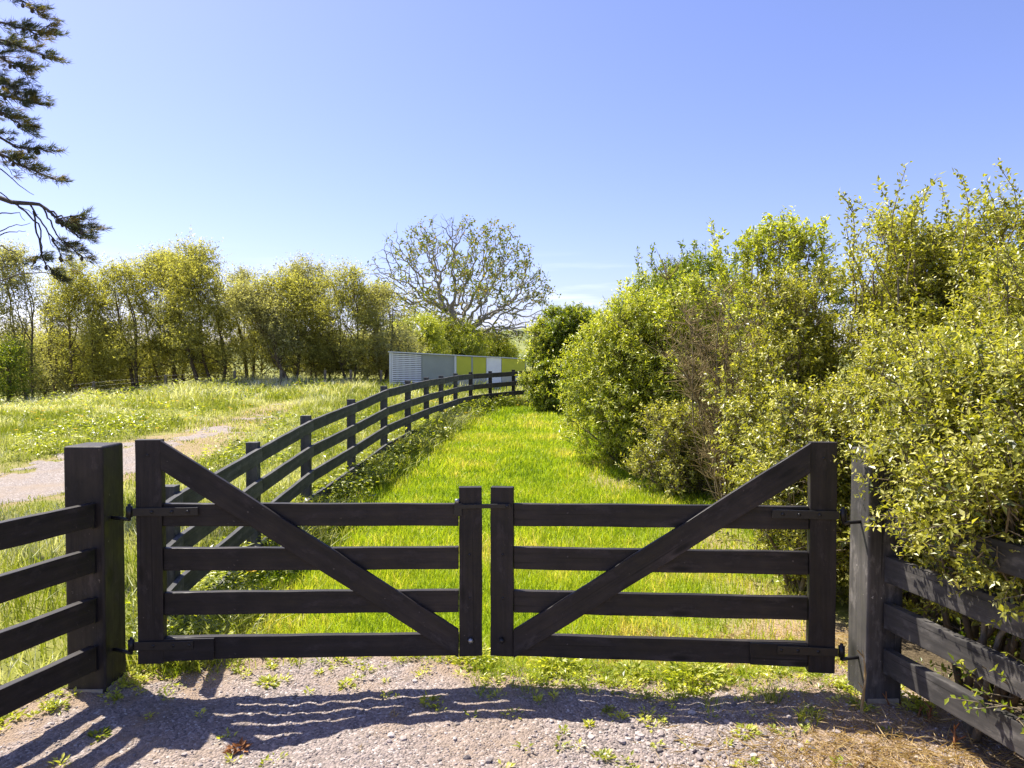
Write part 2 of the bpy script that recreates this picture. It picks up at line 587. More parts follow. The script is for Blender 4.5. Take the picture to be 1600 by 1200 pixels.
ME = grid_mesh('gravel_driveway', np.arange(-4.2, 3.6, .013), np.arange(2.55, 4.45, .013), gravel_h,
               keep=lambda x, y: (y < drive_edge(x)) & (fbm(x, y, .12, 3) > .32 - (drive_edge(x) - y) * 1.6),
               attrs={'dirt': lambda x, y: np.clip((sstep(-1.3, -1.9, x) * 1.2 + sstep(1.0, 1.5, x) * 1.1 + .9 * sstep(.45, .1, drive_edge(x) - y) + .5 * np.exp(-((x + .05) / .3) ** 2)) * sstep(.3, .48, fbm(x, y, .3, 4)), 0, .95)})
tag(link('gravel_driveway', ME, M_GRAVEL), kind='structure')
path_mask = lambda x, y: path_d(x, y) + (fbm(x, y, .9, 5) - .5) * 2.3 + .9 * np.clip(fbm(x + 9, y, .28, 3) - .56, 0, 1) * 4 + .35 * sstep(11.5, 15, y) + .1
ME = grid_mesh('gravel_path', np.arange(-15, -4.5, .05), np.arange(6.6, 20, .05),
               lambda x, y: gz(x, y) + np.clip(-path_mask(x, y) * .10, -.03, .012) + (fbm(x, y, .2, 3) - .5) * .014,
               keep=lambda x, y: path_mask(x, y) < .12)
tag(link('gravel_path', ME, M_PATH), kind='structure')

# loose stones of the driveway: nobody could count them
ico = bmesh.new(); bmesh.ops.create_icosphere(ico, subdivisions=1, radius=1)
IV = np.array([v.co[:] for v in ico.verts]); IF = np.array([[v.index for v in f.verts] for f in ico.faces]); ico.free()


def stones(n, xr, yr, size, seed, dens=None):
    g = np.random.default_rng(seed)
    x = g.uniform(*xr, n); y = g.uniform(*yr, n)
    k = y < drive_edge(x) - .02
    if dens is not None: k &= g.random(n) < dens(x, y)
    x, y = x[k], y[k]; n = len(x)
    s = size[0] * (size[1] / size[0]) ** (g.random(n) ** 2.2)
    sc = np.stack([s * g.uniform(.8, 1.4, n), s * g.uniform(.7, 1.1, n), s * g.uniform(.4, .75, n)], -1)
    V = IV[None] * sc[:, None, :] * g.uniform(.75, 1.2, (n, len(IV), 1))
    a = g.uniform(0, 6.28, n); c, sn = np.cos(a)[:, None], np.sin(a)[:, None]
    V = np.stack([V[..., 0] * c - V[..., 1] * sn, V[..., 0] * sn + V[..., 1] * c, V[..., 2]], -1)
    V += np.stack([x, y, gravel_h(x, y) + s * .18], -1)[:, None, :]
    f = (IF[None] + (np.arange(n) * len(IV))[:, None, None]).reshape(-1, 3)
    return V.reshape(-1, 3), f, np.repeat(g.random(n), len(IV))


def stone_mat():
    m, nt, bs = new_mat('stone')
    a = nt.nodes.new('ShaderNodeAttribute'); a.attribute_name = 'tint'
    r = ramp(nt, [(0, (.15, .13, .12)), (.4, (.27, .225, .205)), (.85, (.37, .315, .285)), (1, (.5, .45, .41))])
    nt.links.new(a.outputs['Fac'], r.inputs[0]); nt.links.new(r.outputs[0], bs.inputs['Base Color'])
    bs.inputs['Roughness'].default_value = .85
    return m


M_STONE = stone_mat()
sets = [stones(22000, (-3.6, 3.0), (2.6, 4.3), (.003, .009), 11, lambda x, y: .35 + .65 * (fbm(x, y, .4, 3) > .48)),
        stones(2000, (-.2, 2.1), (2.6, 3.6), (.007, .022), 12, lambda x, y: np.exp(-((x - .95) / .55) ** 2 - ((y - 3.05) / .32) ** 2)),
        stones(130, (-3.2, 2.6), (2.6, 4.1), (.011, .022), 13)]
V = []; Fc = []; Tn = []; o = 0
for v, f, t in sets:
    V.append(v); Fc.append(f + o); Tn.append(t); o += len(v)
tag(link('loose_stones', np_mesh('loose_stones', np.concatenate(V), [np.concatenate(Fc)], {'tint': np.concatenate(Tn)}), M_STONE),
    'loose grey and pale stones scattered over the gravel driveway in front of the gate', 'gravel', kind='stuff')

# far hills
hx = np.linspace(-900, 900, 181); hy = np.linspace(190, 800, 30)


def hill_h(x, y):
    b = 7 + 26 * fbm(x + 40, y * .5, 260, 3) ** 1.5
    b = b + 14 * np.exp(-((x - 40) / 70) ** 2)
    return -2 + b * sstep(190, 330, y)


m, nt, bs = new_mat('hill_pasture')
n = noise(nt, .03, 6, .6)
r = ramp(nt, [(.35, (.09, .12, .035)), (.6, (.2, .22, .06)), (.75, (.27, .25, .1))])
nt.links.new(n.outputs[0], r.inputs[0]); nt.links.new(r.outputs[0], bs.inputs['Base Color'])
bs.inputs['Roughness'].default_value = 1
tag(link('hills', grid_mesh('hills', hx, hy, hill_h), m), kind='structure')


# ------------------------------------------------------------------ grass
def blades(x, y, h, wd, lean, tint, seed):
    g = np.random.default_rng(seed)
    n = len(x)
    a = g.uniform(0, 2 * np.pi, n); b = g.uniform(0, 2 * np.pi, n)
    s = np.stack([np.cos(a), np.sin(a), np.zeros(n)], -1) * (wd * .5)[:, None]
    d = np.stack([np.cos(b), np.sin(b), np.zeros(n)], -1) * (h * lean)[:, None]
    up = np.zeros((n, 3)); up[:, 2] = h
    p = np.stack([x, y, gz(x, y) - .01], -1)
    m = p + up * .55 + d * .3
    t = p + up * (1 - .25 * np.minimum(lean, 2))[:, None] + d
    V = np.stack([p - s, p + s, m - s * .75, m + s * .75, t], 1).reshape(-1, 3)
    k = np.arange(n)[:, None] * 5
    return V, k + np.array([[0, 1, 3, 2]]), k + np.array([[2, 3, 4]]), np.repeat(tint, 5)


def grass_obj(name, parts, mat, label):
    V = []; q = []; t = []; c = []; o = 0
    for v, a, b, ti in parts:
        V.append(v); q.append(a + o); t.append(b + o); c.append(ti); o += len(v)
    ob = link(name, np_mesh(name, np.concatenate(V), [np.concatenate(q), np.concatenate(t)], {'tint': np.concatenate(c)}), mat)
    return tag(ob, label, 'grass', kind='stuff')


def scatter(n, xr, yr, seed, dens):
    g = np.random.default_rng(seed)
    x = g.uniform(*xr, n); y = g.uniform(*yr, n)
    k = g.random(n) < dens(x, y)
    return x[k], y[k], g


parts = []
inlane = lambda x, y: ((x > fence_x(y) - .1) & (x < hedge_x(y) + .55 * sstep(4.2, 6, y)) & (y > drive_edge(x) - .02)).astype(float)
for (y0, y1, n, hh, ww, sd) in ((3.9, 6.2, 42000, .085, .0065, 1), (6.2, 9.5, 38000, .09, .009, 2), (9.5, 14, 34000, .10, .013, 3), (14, 22, 30000, .12, .02, 4)):
    x, y, g = scatter(n, (-2.4, 2.7), (y0, y1), sd, lambda x, y: inlane(x, y) * (1 - .75 * dryness(x, y)))
    pn = fbm(x, y, .9, 4)
    h = hh * g.uniform(.5, 1.4, len(x)) * (.35 + 1.3 * pn)
    pl_ = fbm(x * .9 + 60, y * .45, 1.6, 3); pf = fbm(x - 20, y + 44, .33, 2)
    ti = np.clip(-.49 + .7 * pn + .75 * pl_ + .45 * pf + .15 * g.standard_normal(len(x)) + .30 * sstep(.55, .72, pf) * (g.random(len(x)) < .3) + .5 * dryness(x, y) * (g.random(len(x)) < .6), 0, 1)
    parts.append(blades(x, y, h, np.full(len(x), ww) * g.uniform(.7, 1.3, len(x)), g.uniform(.1, .7, len(x)), ti, sd + 50))
g = np.random.default_rng(61)       # ragged tufts where the lawn thins out into the gravel
ex = np.repeat(np.concatenate([g.uniform(-.2, 1.65, 210), g.uniform(-2.2, 1.6, 60)]), 24)
ey = drive_edge(ex) - np.repeat(np.concatenate([np.abs(g.normal(0, .15, 210)), np.abs(g.normal(-.02, .10, 60))]), 24) + g.normal(0, .018, len(ex))
ex = ex + g.normal(0, .02, len(ex))
parts.append(blades(ex, ey, .085 * g.uniform(.35, 1.3, len(ex)) + .03, g.uniform(.003, .006, len(ex)), g.uniform(.2, 1.2, len(ex)), np.clip(.42 + .25 * g.standard_normal(len(ex)), 0, 1), 62))
grass_obj('lawn_grass', parts, M_LAWN, 'short bright green grass filling the lane between the fence and hedge')

parts = []


def meadow_d(x, y):
    k = (x < fence_x(y) - .12) & (path_d(x, y) + (fbm(x, y, .9, 5) - .5) * 2.3 + .9 * np.clip(fbm(x + 9, y, .28, 3) - .56, 0, 1) * 4 + .35 * sstep(11.5, 15, y) + .1 > -.05)
    return k * sstep(.28, .5, fbm(x, y, 1.2, 3) + .12)


for (xr, yr, n, hh, ww, sd) in (((-7, -2.0), (3.6, 8.3), 15000, .3, .008, 21), ((-9, -2), (8, 14), 20000, .22, .011, 22), ((-13, -9), (10, 14), 8000, .26, .013, 25),
                                ((-16, -1.5), (14, 20), 32000, .27, .017, 23), ((-26, 3), (20, 29), 42000, .36, .028, 24)):
    x, y, g = scatter(n, xr, yr, sd, meadow_d)
    pn = fbm(x, y, 1.6, 4)
    near = sstep(.8, .0, path_d(x, y))
    pc = fbm(x + 31, y - 17, .7, 3); sil = sstep(.5, .62, fbm(x - 50, y * 1.6, 1.1, 4))
    h = .74 * hh * g.uniform(.4, 1.35, len(x)) * (.3 + 1.5 * np.clip(pn * 1.6 - .3, 0, 1)) * (1 - .6 * near)
    ti = np.clip(-.22 + .55 * pn + .6 * pc + .42 * sil + .16 * g.standard_normal(len(x)) + .3 * sstep(11, 24, y) * sstep(-5, -12, x), 0, 1)
    parts.append(blades(x, y, h, ww * g.uniform(.6, 1.3, len(x)), g.uniform(.15, .9, len(x)), ti, sd + 50))
# rank growth along both sides of the paddock fence
g = np.random.default_rng(31)
n = 52000
y = g.uniform(3.9, 20.5, n) ; y = 3.9 + (y - 3.9) ** 1.0
x = fence_x(y) + g.normal(.06, .24, n)
pn = fbm(x, y, .8, 3)
k = (pn > .38); x, y, pn = x[k], y[k], pn[k]
parts.append(blades(x, y, .32 * g.uniform(.3, 1.2, len(x)) * (.35 + pn) * (.6 + .035 * y), (.007 + .0008 * y) * g.uniform(.6, 1.5, len(x)), g.uniform(.2, 1.1, len(x)),
                    np.clip(pn * .8 + .02 + .12 * g.standard_normal(len(x)), 0, 1), 81))
grass_obj('meadow_grass', parts, M_MEADOW, 'long rough grass with pale seed heads on the field left of the paddock fence')

# broad leaved weeds along the fence and in the meadow
P = []; D = []; N = []; Ls = []; T = []
g = np.random.default_rng(41)
cx = np.concatenate([fence_x(yy := 3.9 + 16 * g.random(900) ** 1.2) + g.normal(.1, .2, 900), g.uniform(-9, -2.6, 300), g.uniform(-20, -6, 260)])
cy = np.concatenate([yy, g.uniform(9.8, 16, 300), g.uniform(14, 27, 260)])
k = path_d(cx, cy) > .25
cx, cy = cx[k], cy[k]
for a, b in zip(cx, cy):
    nl = 26; sc = .6 + .05 * b
    ph = g.uniform(0, 6.28, nl); z = g.random(nl) * .2 * sc * g.uniform(.5, 1.3)
    rr = g.random(nl) * .11 * sc
    P.append(np.stack([a + rr * np.cos(ph), b + rr * np.sin(ph), float(gz(a, b)) + z], -1))
    D.append(np.stack([np.cos(ph), np.sin(ph), g.uniform(-.2, .7, nl)], -1))
    N.append(np.tile([0, 0, 1.0], (nl, 1)) + g.normal(0, .4, (nl, 3)))
    Ls.append(np.full(nl, .055 * sc) * g.uniform(.6, 1.3, nl)); T.append(np.clip(g.uniform(.1, .6) + g.normal(0, .15, nl), 0, 1))
P, D, N, Ls, T = map(np.concatenate, (P, D, N, Ls, T))
V, f, t = leaves(P, D, N, Ls, Ls * .5, T)
tag(link('leafy_weeds', np_mesh('leafy_weeds', V, [f], {'tint': t}), M_LIME), 'low broad leaved weeds growing along the paddock fence and in the meadow', 'weeds', kind='stuff')

# scattered yellow flowers
g = np.random.default_rng(43)
fx = np.concatenate([g.normal(-9, 3, 80), g.uniform(-14, -5, 60), g.uniform(-2.4, -1.8, 14), g.normal(.3, .6, 40), g.normal(-1.9, .5, 30)])
fy = np.concatenate([g.normal(15, 2, 80), g.uniform(15, 25, 60), g.uniform(4, 8, 14), g.normal(19.5, .7, 40), g.uniform(14, 20, 30)])
P = np.stack([fx, fy, gz(fx, fy) + g.uniform(.16, .4, len(fx))], -1)
P = np.repeat(P, 5, 0); ph = np.tile(np.arange(5) * 1.256, len(fx))
D = np.stack([np.cos(ph), np.sin(ph), np.full(len(ph), .25)], -1); N = np.tile([0, 0, 1.0], (len(P), 1)) + g.normal(0, .1, (len(P), 3))
V, f, t = leaves(P, D, N, np.full(len(P), .042), np.full(len(P), .032), g.random(len(P)))
tag(link('wild_flowers', np_mesh('wild_flowers', V, [f], {'tint': t}), M_FLOWER), 'tiny yellow wild flowers dotted through the rough meadow grass', 'flowers', kind='stuff')


# ------------------------------------------------------------------ timber
def board_mesh(length, h, t, bev=.004, ends=None, seed=0):
    """local X along the board, Z its height, Y its thickness; ends=(dx at start, dx at end) for mitred ends"""
    bm = bmesh.new()
    bmesh.ops.create_cube(bm, size=1)
    for v in bm.verts:
        v.co.x *= length; v.co.y *= t; v.co.z *= h
    if ends:
        for v in bm.verts:
            dx = ends[0] if v.co.x < 0 else ends[1]
            v.co.x += dx * (1 if v.co.z > 0 else -1) * .5
    nseg = int(min(14, length / .1))
    bmesh.ops.bevel(bm, geom=list(bm.edges), offset=bev, segments=2, profile=.6, affect='EDGES')
    if nseg > 1:       # sawn boards are never quite straight: a faint bow and a wandering edge
        lone = [e_ for e_ in bm.edges if abs(e_.verts[0].co.x - e_.verts[1].co.x) > length * .6]
        bmesh.ops.subdivide_edges(bm, edges=lone, cuts=nseg, use_grid_fill=True)
        p1, p2 = random.uniform(0, 6), random.uniform(0, 6)
        A_ = .0022 * min(1, length / 1.5)
        for v in bm.verts:
            u = v.co.x / length
            v.co.z += A_ * math.cos(math.pi * u) * math.sin(p1) + .0011 * math.sin(u * 17 + p2 + (2.1 if v.co.z > 0 else 0)) + random.uniform(-.0006, .0006) * (abs(u) < .48)
            v.co.y += .4 * A_ * math.sin(u * 5 + p2)
    me = bpy.data.meshes.new('board')
    bm.to_mesh(me); bm.free()
    return me


def board(name, p0, p1, up, h, t, mat, parent, bev=.004, ends=None, off=0.0):
    """a board between two centre points; up fixes which way its height looks; off slides it along its thickness"""
    p0 = Vector([float(c) for c in p0]); p1 = Vector([float(c) for c in p1])
    X = (p1 - p0); ln = X.length; X.normalize()
    Z = Vector(up); Z = (Z - X * Z.dot(X)).normalized()
    Y = Z.cross(X)
    c = (p0 + p1) / 2 + Y * off
    Mx = Matrix(((X.x, Y.x, Z.x, c.x), (X.y, Y.y, Z.y, c.y), (X.z, Y.z, Z.z, c.z), (0, 0, 0, 1)))
    return link(name, board_mesh(ln, h, t, bev, ends), mat, parent, Mx)


def tube_obj(name, pts, rads, mat, parent, n=10):
    tb = Tubes(n)
    pts = [np.asarray(p, float) for p in pts]
    d0 = unit(pts[0] - pts[1]); d1 = unit(pts[-1] - pts[-2])
    pts = [pts[0] + d0 * 1e-4] + pts + [pts[-1] + d1 * 1e-4]
    rads = [1e-4] + list(rads) + [1e-4]
    tb.add(np.array(pts), np.array(rads))
    return link(name, tb.mesh(name), mat, parent)


def make_gate(hinge, latch, label, post_pt, zt_h, bottom_h, mirror):
    """hinge, latch: (X,Y) of the stile centres, gate in the vertical plane through them"""
    hx_, hy_ = hinge; lx, ly = latch
    root = thing('wooden_gate', label, 'gate', (hx_, hy_, 0), 'double driveway gate')
    d = np.array([lx - hx_, ly - hy_]); Lg = np.linalg.norm(d); d /= Lg
    nrm = np.array([d[1], -d[0]])
    if nrm[1] > 0: nrm = -nrm              # towards the camera

    def q(s, z, f=0):
        return (hx_ + d[0] * s + nrm[0] * f, hy_ + d[1] * s + nrm[1] * f, z)
    sw = .130; lw = .122
    board('hinge_stile', q(0, bottom_h - .005), q(0, zt_h), (d[0], d[1], 0), sw, .05, M_WOOD, root)
    st = board('latch_stile', q(Lg, .195), q(Lg, 1.10), (d[0], d[1], 0), lw, .05, M_WOOD, root)
    a, b = sw / 2 + .001, Lg - lw / 2 - .001
    zs = (.972, .741, .508, .274)
    for z in zs:
        board('rail', q(a, z, -.004), q(b, z - .02, -.004), (0, 0, 1), .118, .034, M_WOOD, root)
    # brace in front of the rails, its ends cut plumb against the stiles
    za, zb = zt_h - .078, .268
    sl_ = (zb - za) / (b - a); ang = math.atan(sl_)
    hgt = .126
    mit = hgt * math.tan(ang)
    sgn = 1
    board('brace', q(a + .002, za, .0265), q(b - .002, zb, .0265), (0, 0, 1), hgt, .026, M_WOOD, root,
          ends=(-mit * 0 + hgt * math.tan(ang) * 1.0, hgt * math.tan(ang) * 1.0))
    # doubling board on the lower rail below the hinge strap
    board('rail_plate', q(a + .003, .272, .0225), q(a + .255 + .03 * mirror, .272, .0225), (0, 0, 1), .112, .018, M_WOOD, root, bev=.002)
    for zc, ln in ((zs[0] + .022, .33), (zs[3] + .026, .30)):
        h = board('hinge', q(-.075, zc, .032 + (.004 if zc < .5 else 0)), q(ln - .08, zc, .032 + (.004 if zc < .5 else 0)), (0, 0, 1), .042, .007, M_IRON, root, bev=.0015)
        tube_obj('hinge_eye', [q(-.098, zc - .028, .02), q(-.098, zc + .028, .02)], [.016, .016], M_IRON, h)
        tube_obj('hinge_pin', [q(-.098, zc - .045, .02), q(-.098, zc + .04, .02)], [.008, .008], M_IRON, h)
        pp = np.array(post_pt(zc)); e0 = np.array(q(-.098, zc - .04, .02))
        tube_obj('hinge_hook', [e0, e0 + (pp - e0) * .5, pp], [.009, .009, .009], M_IRON, h)
        for s in (.02, .12, .2):
            tube_obj('bolt', [q(s, zc, .034), q(s, zc, .043)], [.010, .008], M_IRON, h, 8)
    for z in zs[1:]:
        for s, ff in ((Lg, .025),):
            tube_obj('bolt', [q(s - .005, z, ff - .004), q(s - .005, z, ff + .004)], [.008, .006], M_IRON, root, 8)
    tube_obj('bolt', [q(0, zt_h - .08, .02), q(0, zt_h - .08, .03)], [.008, .006], M_IRON, root, 8)
    tube_obj('drop_bolt', [q(Lg, .285, .02), q(Lg, .285, .05)], [.016, .013], M_GALV if mirror == 0 else M_IRON, root, 8)
    return root, q, Lg


# stile centres from the photograph
LH = (at(235.5, 800, 3.66)[0], 3.66); LL = (at(735, 800, 3.77)[0], 3.77)
RH = (at(1284, 800, 3.585)[0], 3.585); RL = (at(785, 800, 3.77)[0], 3.77)
LPX, LPY = -2.185, 3.70      # post centres
RPX, RPY = 1.855, 3.60
gl, ql, Ll = make_gate(LH, LL, 'left leaf of the dark timber gate, hinged to the post on a gravel path side', lambda z: (LPX + .1, LPY - .02, z - .04), 1.365, .205, 0)
gr, qr, Lr = make_gate(RH, RL, 'right leaf of the dark timber gate, hinged to the post overgrown by leaves', lambda z: (RPX - .085, RPY - .02, z - .04), 1.36, .19, 1)
gl['label'] = 'left gate leaf, dark timber with four rails, hinged to the clear square post'
gr['label'] = 'right gate leaf, dark timber carrying the latch bar, hinged to the overgrown post'
lb = board('latch_bar', qr(Lr + .012 - .06, 1.005, .034), qr(Lr + .225, 1.0, .062), (0, 0, 1), .024, .012, M_IRON, gr, bev=.002)
tube_obj('bolt', [qr(Lr - .03, 1.005, .03), qr(Lr - .03, 1.005, .05)], [.011, .009], M_IRON, lb, 8)
board('latch_catch', ql(Ll - .085, .985, .022), ql(Ll - .045, .985, .022), (0, 0, 1), .07, .03, M_IRON, gl, bev=.003)
tube_obj('latch_ring', [ql(Ll - .07, 1.02, .03), ql(Ll - .07, 1.04, .03)], [.012, .012], M_GALV, gl)


def make_post(name, label, x, y, w_, top, lean, mat, cat='gate post', rot=0, face_mat=None):
    root = thing(name, label, cat, (x, y, float(gz(x, y))))
    bm = bmesh.new()
    bmesh.ops.create_cube(bm, size=1)
    for v in bm.verts:
        v.co.x *= w_; v.co.y *= w_; v.co.z = (v.co.z + .5) * (top + .3) - .3
        c, s = math.cos(rot), math.sin(rot)
        v.co.x, v.co.y = v.co.x * c - v.co.y * s, v.co.x * s + v.co.y * c
        v.co.x += lean * v.co.z
    bmesh.ops.bevel(bm, geom=[e_ for e_ in bm.edges], offset=.012, segments=3, profile=.5, affect='EDGES')
    # local X must follow the grain
    for v in bm.verts:
        v.co = Vector((v.co.z, v.co.y, -v.co.x))
    me = bpy.data.meshes.new('shaft'); bm.to_mesh(me); bm.free()
    Mx = Matrix.Translation((x, y, 0)) @ Matrix.Rotation(-math.pi / 2, 4, 'Y')
    link('shaft', me, mat, root, Mx)
    return root


lp = make_post('gate_post', 'thick square dark gate post standing clear left of the double gate', LPX, LPY, .20, 1.335, .0, M_WOOD)
rp_ = make_post('gate_post', 'thick square gate post at right, half buried in leafy shrub branches', RPX, RPY, .185, 1.325, .006, M_WORN, rot=.04)
lp['group'] = rp_['group'] = 'posts of the double gate'
# concrete collars at the foot
m, nt, bs = new_mat('pale_concrete')
n = noise(nt, 40, 5, .6); r = ramp(nt, [(.3, (.3, .25, .18)), (.7, (.42, .36, .27))])
nt.links.new(n.outputs[0], r.inputs[0]); nt.links.new(r.outputs[0], bs.inputs['Base Color']); bs.inputs['Roughness'].default_value = .9
M_CONC = m
for root, x, y, s, z in ((lp, LPX, LPY, .212, .055), (rp_, RPX, RPY, .197, .05)):
    bm = bmesh.new(); bmesh.ops.create_cube(bm, size=1)
    for v in bm.verts:
        v.co.x *= s; v.co.y *= s; v.co.z *= .3
    bmesh.ops.bevel(bm, geom=list(bm.edges), offset=.02, segments=2, affect='EDGES')
    me = bpy.data.meshes.new('footing'); bm.to_mesh(me); bm.free()
    link('footing', me, M_CONC, root, Matrix.Translation((x, y, z - .10)))

# near rail fences running to the camera from each gate post
fl = thing('rail_fence', 'dark four rail fence running toward the viewer from the left gate post', 'fence', (-2.3, 3.0, 0))
A = np.array([LPX + .05, LPY - .118]); B = np.array([-2.52, 2.2])
dirL = unit(B - A)
for z in (.987, .756, .502, .254):
    z += .002
    board('rail', (*A, z), (*B, z + .01), (0, 0, 1), .122, .042, M_WOOD, fl)
    br = board('bracket', (A[0] + .004, A[1] + .012, z + .055), (A[0] + .004, A[1] + .012, z - .07), (1, 0, 0), .02, .05, M_IRON, fl, bev=.002)
board('post', (B[0] - .02, B[1], -.2), (B[0] - .02, B[1], 1.2), (1, 0, 0), .14, .14, M_WOOD, fl, bev=.01)
fr_ = thing('rail_fence', 'sun streaked four rail fence below the shrubs, right of the gate', 'fence', (2.0, 3.0, 0))
A = np.array([RPX + .005, RPY - .115]); B = np.array([2.14, 2.1])
for k, z in enumerate((.975, .742, .51, .282)):
    s = unit(B - A) * (0 if k > 1 else .0)
    board('rail', (*(A + s), z), (*B, z), (0, 0, 1), .126, .042, M_WORN, fr_)
board('post', (B[0] + .09, B[1], -.2), (B[0] + .09, B[1], 1.2), (1, 0, 0), .14, .14, M_WOOD, fr_, bev=.01)

# the paddock fence curving up the lane
pf = thing('paddock_fence', 'long weathered post and rail fence curving up beside the grassy lane', 'fence', (-2.2, 7, 0))
TOP = [.93, .93, 1.045, 1.165, 1.265, 1.39, 1.436, 1.47, 1.48, 1.515, 1.53, 1.545, 1.575, 1.6, 1.62]
zt = []
for k, ((x, y), tz) in enumerate(zip(FENCE, TOP)):
    zt.append(tz)
    if k == 0: continue
    board('post', (x, y, float(gz(x, y)) - .2), (x, y, tz + .035), (1, 0, 0), .10, .085, M_WOOD if k in (10, 11, 12) else M_PADD, pf, bev=.006)
for k in range(len(FENCE) - 1):
    a = np.array([*FENCE[k], 0]); b = np.array([*FENCE[k + 1], 0])
    dd = unit(b - a)
    nr = np.array([dd[1], -dd[0], 0])     # towards the lane
    o = nr * .066
    for j in range(4):
        za = zt[k] - .075 - j * .275; zb = zt[k + 1] - .075 - j * .275
        aa = a + o + [0, 0, za]; bb = b + o + [0, 0, zb]
        aa = aa + dd * .002; bb = bb - dd * .002
        board('rail', aa, bb, (0, 0, 1), .125, .036, M_WOOD if k >= 10 else M_PADD, pf, bev=.003)


# ------------------------------------------------------------------ shed
SL = at(609, 549, 26)[:2]; SR = at(822, 560, 26.75)[:2]
zL, zR = at(609, 549, 26)[2], at(822, 560, 26.75)[2]
sd = unit(SR - SL); sb = np.array([-sd[1], sd[0]])
if sb[1] < 0: sb = -sb
LS = np.linalg.norm(SR - SL)
shed = thing('low_shed', 'long low metal shed behind the far end of the curved fence', 'shed', (SL[0], SL[1], .8))


def spt(px):
    """distance along the shed front seen at a photo column"""
    lo, hi = 0, LS
    for _ in range(40):
        mid = (lo + hi) / 2
        p = SL + sd * mid
        if 800 + F * p[0] / p[1] < px: lo = mid
        else: hi = mid
    return lo


def smat(name, col, rough, metal, rib=0):
    m, nt, bs = new_mat(name)
    n = noise(nt, 3, 4, .6)
    r = ramp(nt, [(.3, tuple(c * .88 for c in col)), (.7, col)])
    nt.links.new(n.outputs[0], r.inputs[0]); nt.links.new(r.outputs[0], bs.inputs['Base Color'])
    bs.inputs['Roughness'].default_value = rough; bs.inputs['Metallic'].default_value = metal
    return m


M_SHG = smat('grey_steel_sheet', (.30, .335, .315), .45, .2)
M_SHW = smat('white_steel_sheet', (.78, .81, .86), .5, .0)
M_SHY = smat('grass_reflection_panel', (.50, .52, .045), .35, .0)  # reflection of the green grass, painted as the sheet's own colour
M_SHB = smat('beige_panel', (.46, .46, .40), .6, .0)
M_SHT = smat('pale_roof_edge', (.62, .66, .7), .4, .2)
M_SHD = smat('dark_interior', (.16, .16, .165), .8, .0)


def sbox(name, s0, s1, z0, z1, f0, f1, mat, parent):
    """box on the shed front; z given as fractions 0..1 of the wall, f depth behind the front"""
    bm = bmesh.new()
    g0 = .75
    vs = []
    for s in (s0, s1):
        for f_ in (f0, f1):
            for zf in (z0, z1):
                p = SL + sd * s + sb * f_
                ztop = zL + (zR - zL) * s / LS
                vs.append(bm.verts.new((p[0], p[1], g0 + (ztop - g0) * zf)))
    for q_ in ((0, 1, 3, 2), (4, 6, 7, 5), (0, 4, 5, 1), (2, 3, 7, 6), (0, 2, 6, 4), (1, 5, 7, 3)):
        bm.faces.new([vs[i] for i in q_])
    bmesh.ops.recalc_face_normals(bm, faces=bm.faces)
    me = bpy.data.meshes.new(name); bm.to_mesh(me); bm.free()
    return link(name, me, mat, parent)


s1, s2, s3, s4 = spt(660), spt(712.5), spt(760), spt(784)
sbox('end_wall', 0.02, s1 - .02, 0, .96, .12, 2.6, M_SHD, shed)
wl = sbox('wall', s1, LS, 0, .97, .03, 2.6, M_SHG, shed)
sbox('roof', -.06, LS + .06, .975, 1.0, -.08, 2.7, M_SHT, shed)
sbox('corner_post', -.02, .05, 0, .974, -.02, .1, M_SHT, shed)
lat = sbox('slat_screen', .06, .10, 0, .974, .0, .06, M_SHW, shed)
ns_ = 20
for k in range(ns_):
    z0 = (k + .2) / ns_ * .96
    sbox('slat', .1, s1 - .04, z0, z0 + .030, .01, .05, M_SHW, lat)
for k in range(1, 6):
    sx = k / 5.2 * s1
    sbox('upright', sx, sx + .09, 0, .97, .055, .1, M_SHG, lat)
sbox('grass_reflection_panel', s2 + .02, s3 - .02, .46, .965, -.01, .028, M_SHY, shed)
sbox('lower_panel', s2 + .02, s3 - .02, 0.0, .455, -.012, .028, M_SHB, shed)
dr = sbox('door', s3, s4 - .02, 0, .968, -.02, .028, M_SHW, shed)
sbox('grass_reflection_panel', s4, LS - .04, .46, .965, -.01, .028, M_SHY, shed)
sbox('lower_panel', s4, LS - .04, 0.0, .455, -.012, .028, M_SHB, shed)
sbox('panel_seam', (s2 + s3) / 2, (s2 + s3) / 2 + .06, .46, .965, -.02, -.011, M_SHG, shed)
sbox('panel_seam', s2 - .06, s2 + .015, 0, .965, -.015, .029, M_SHT, shed)


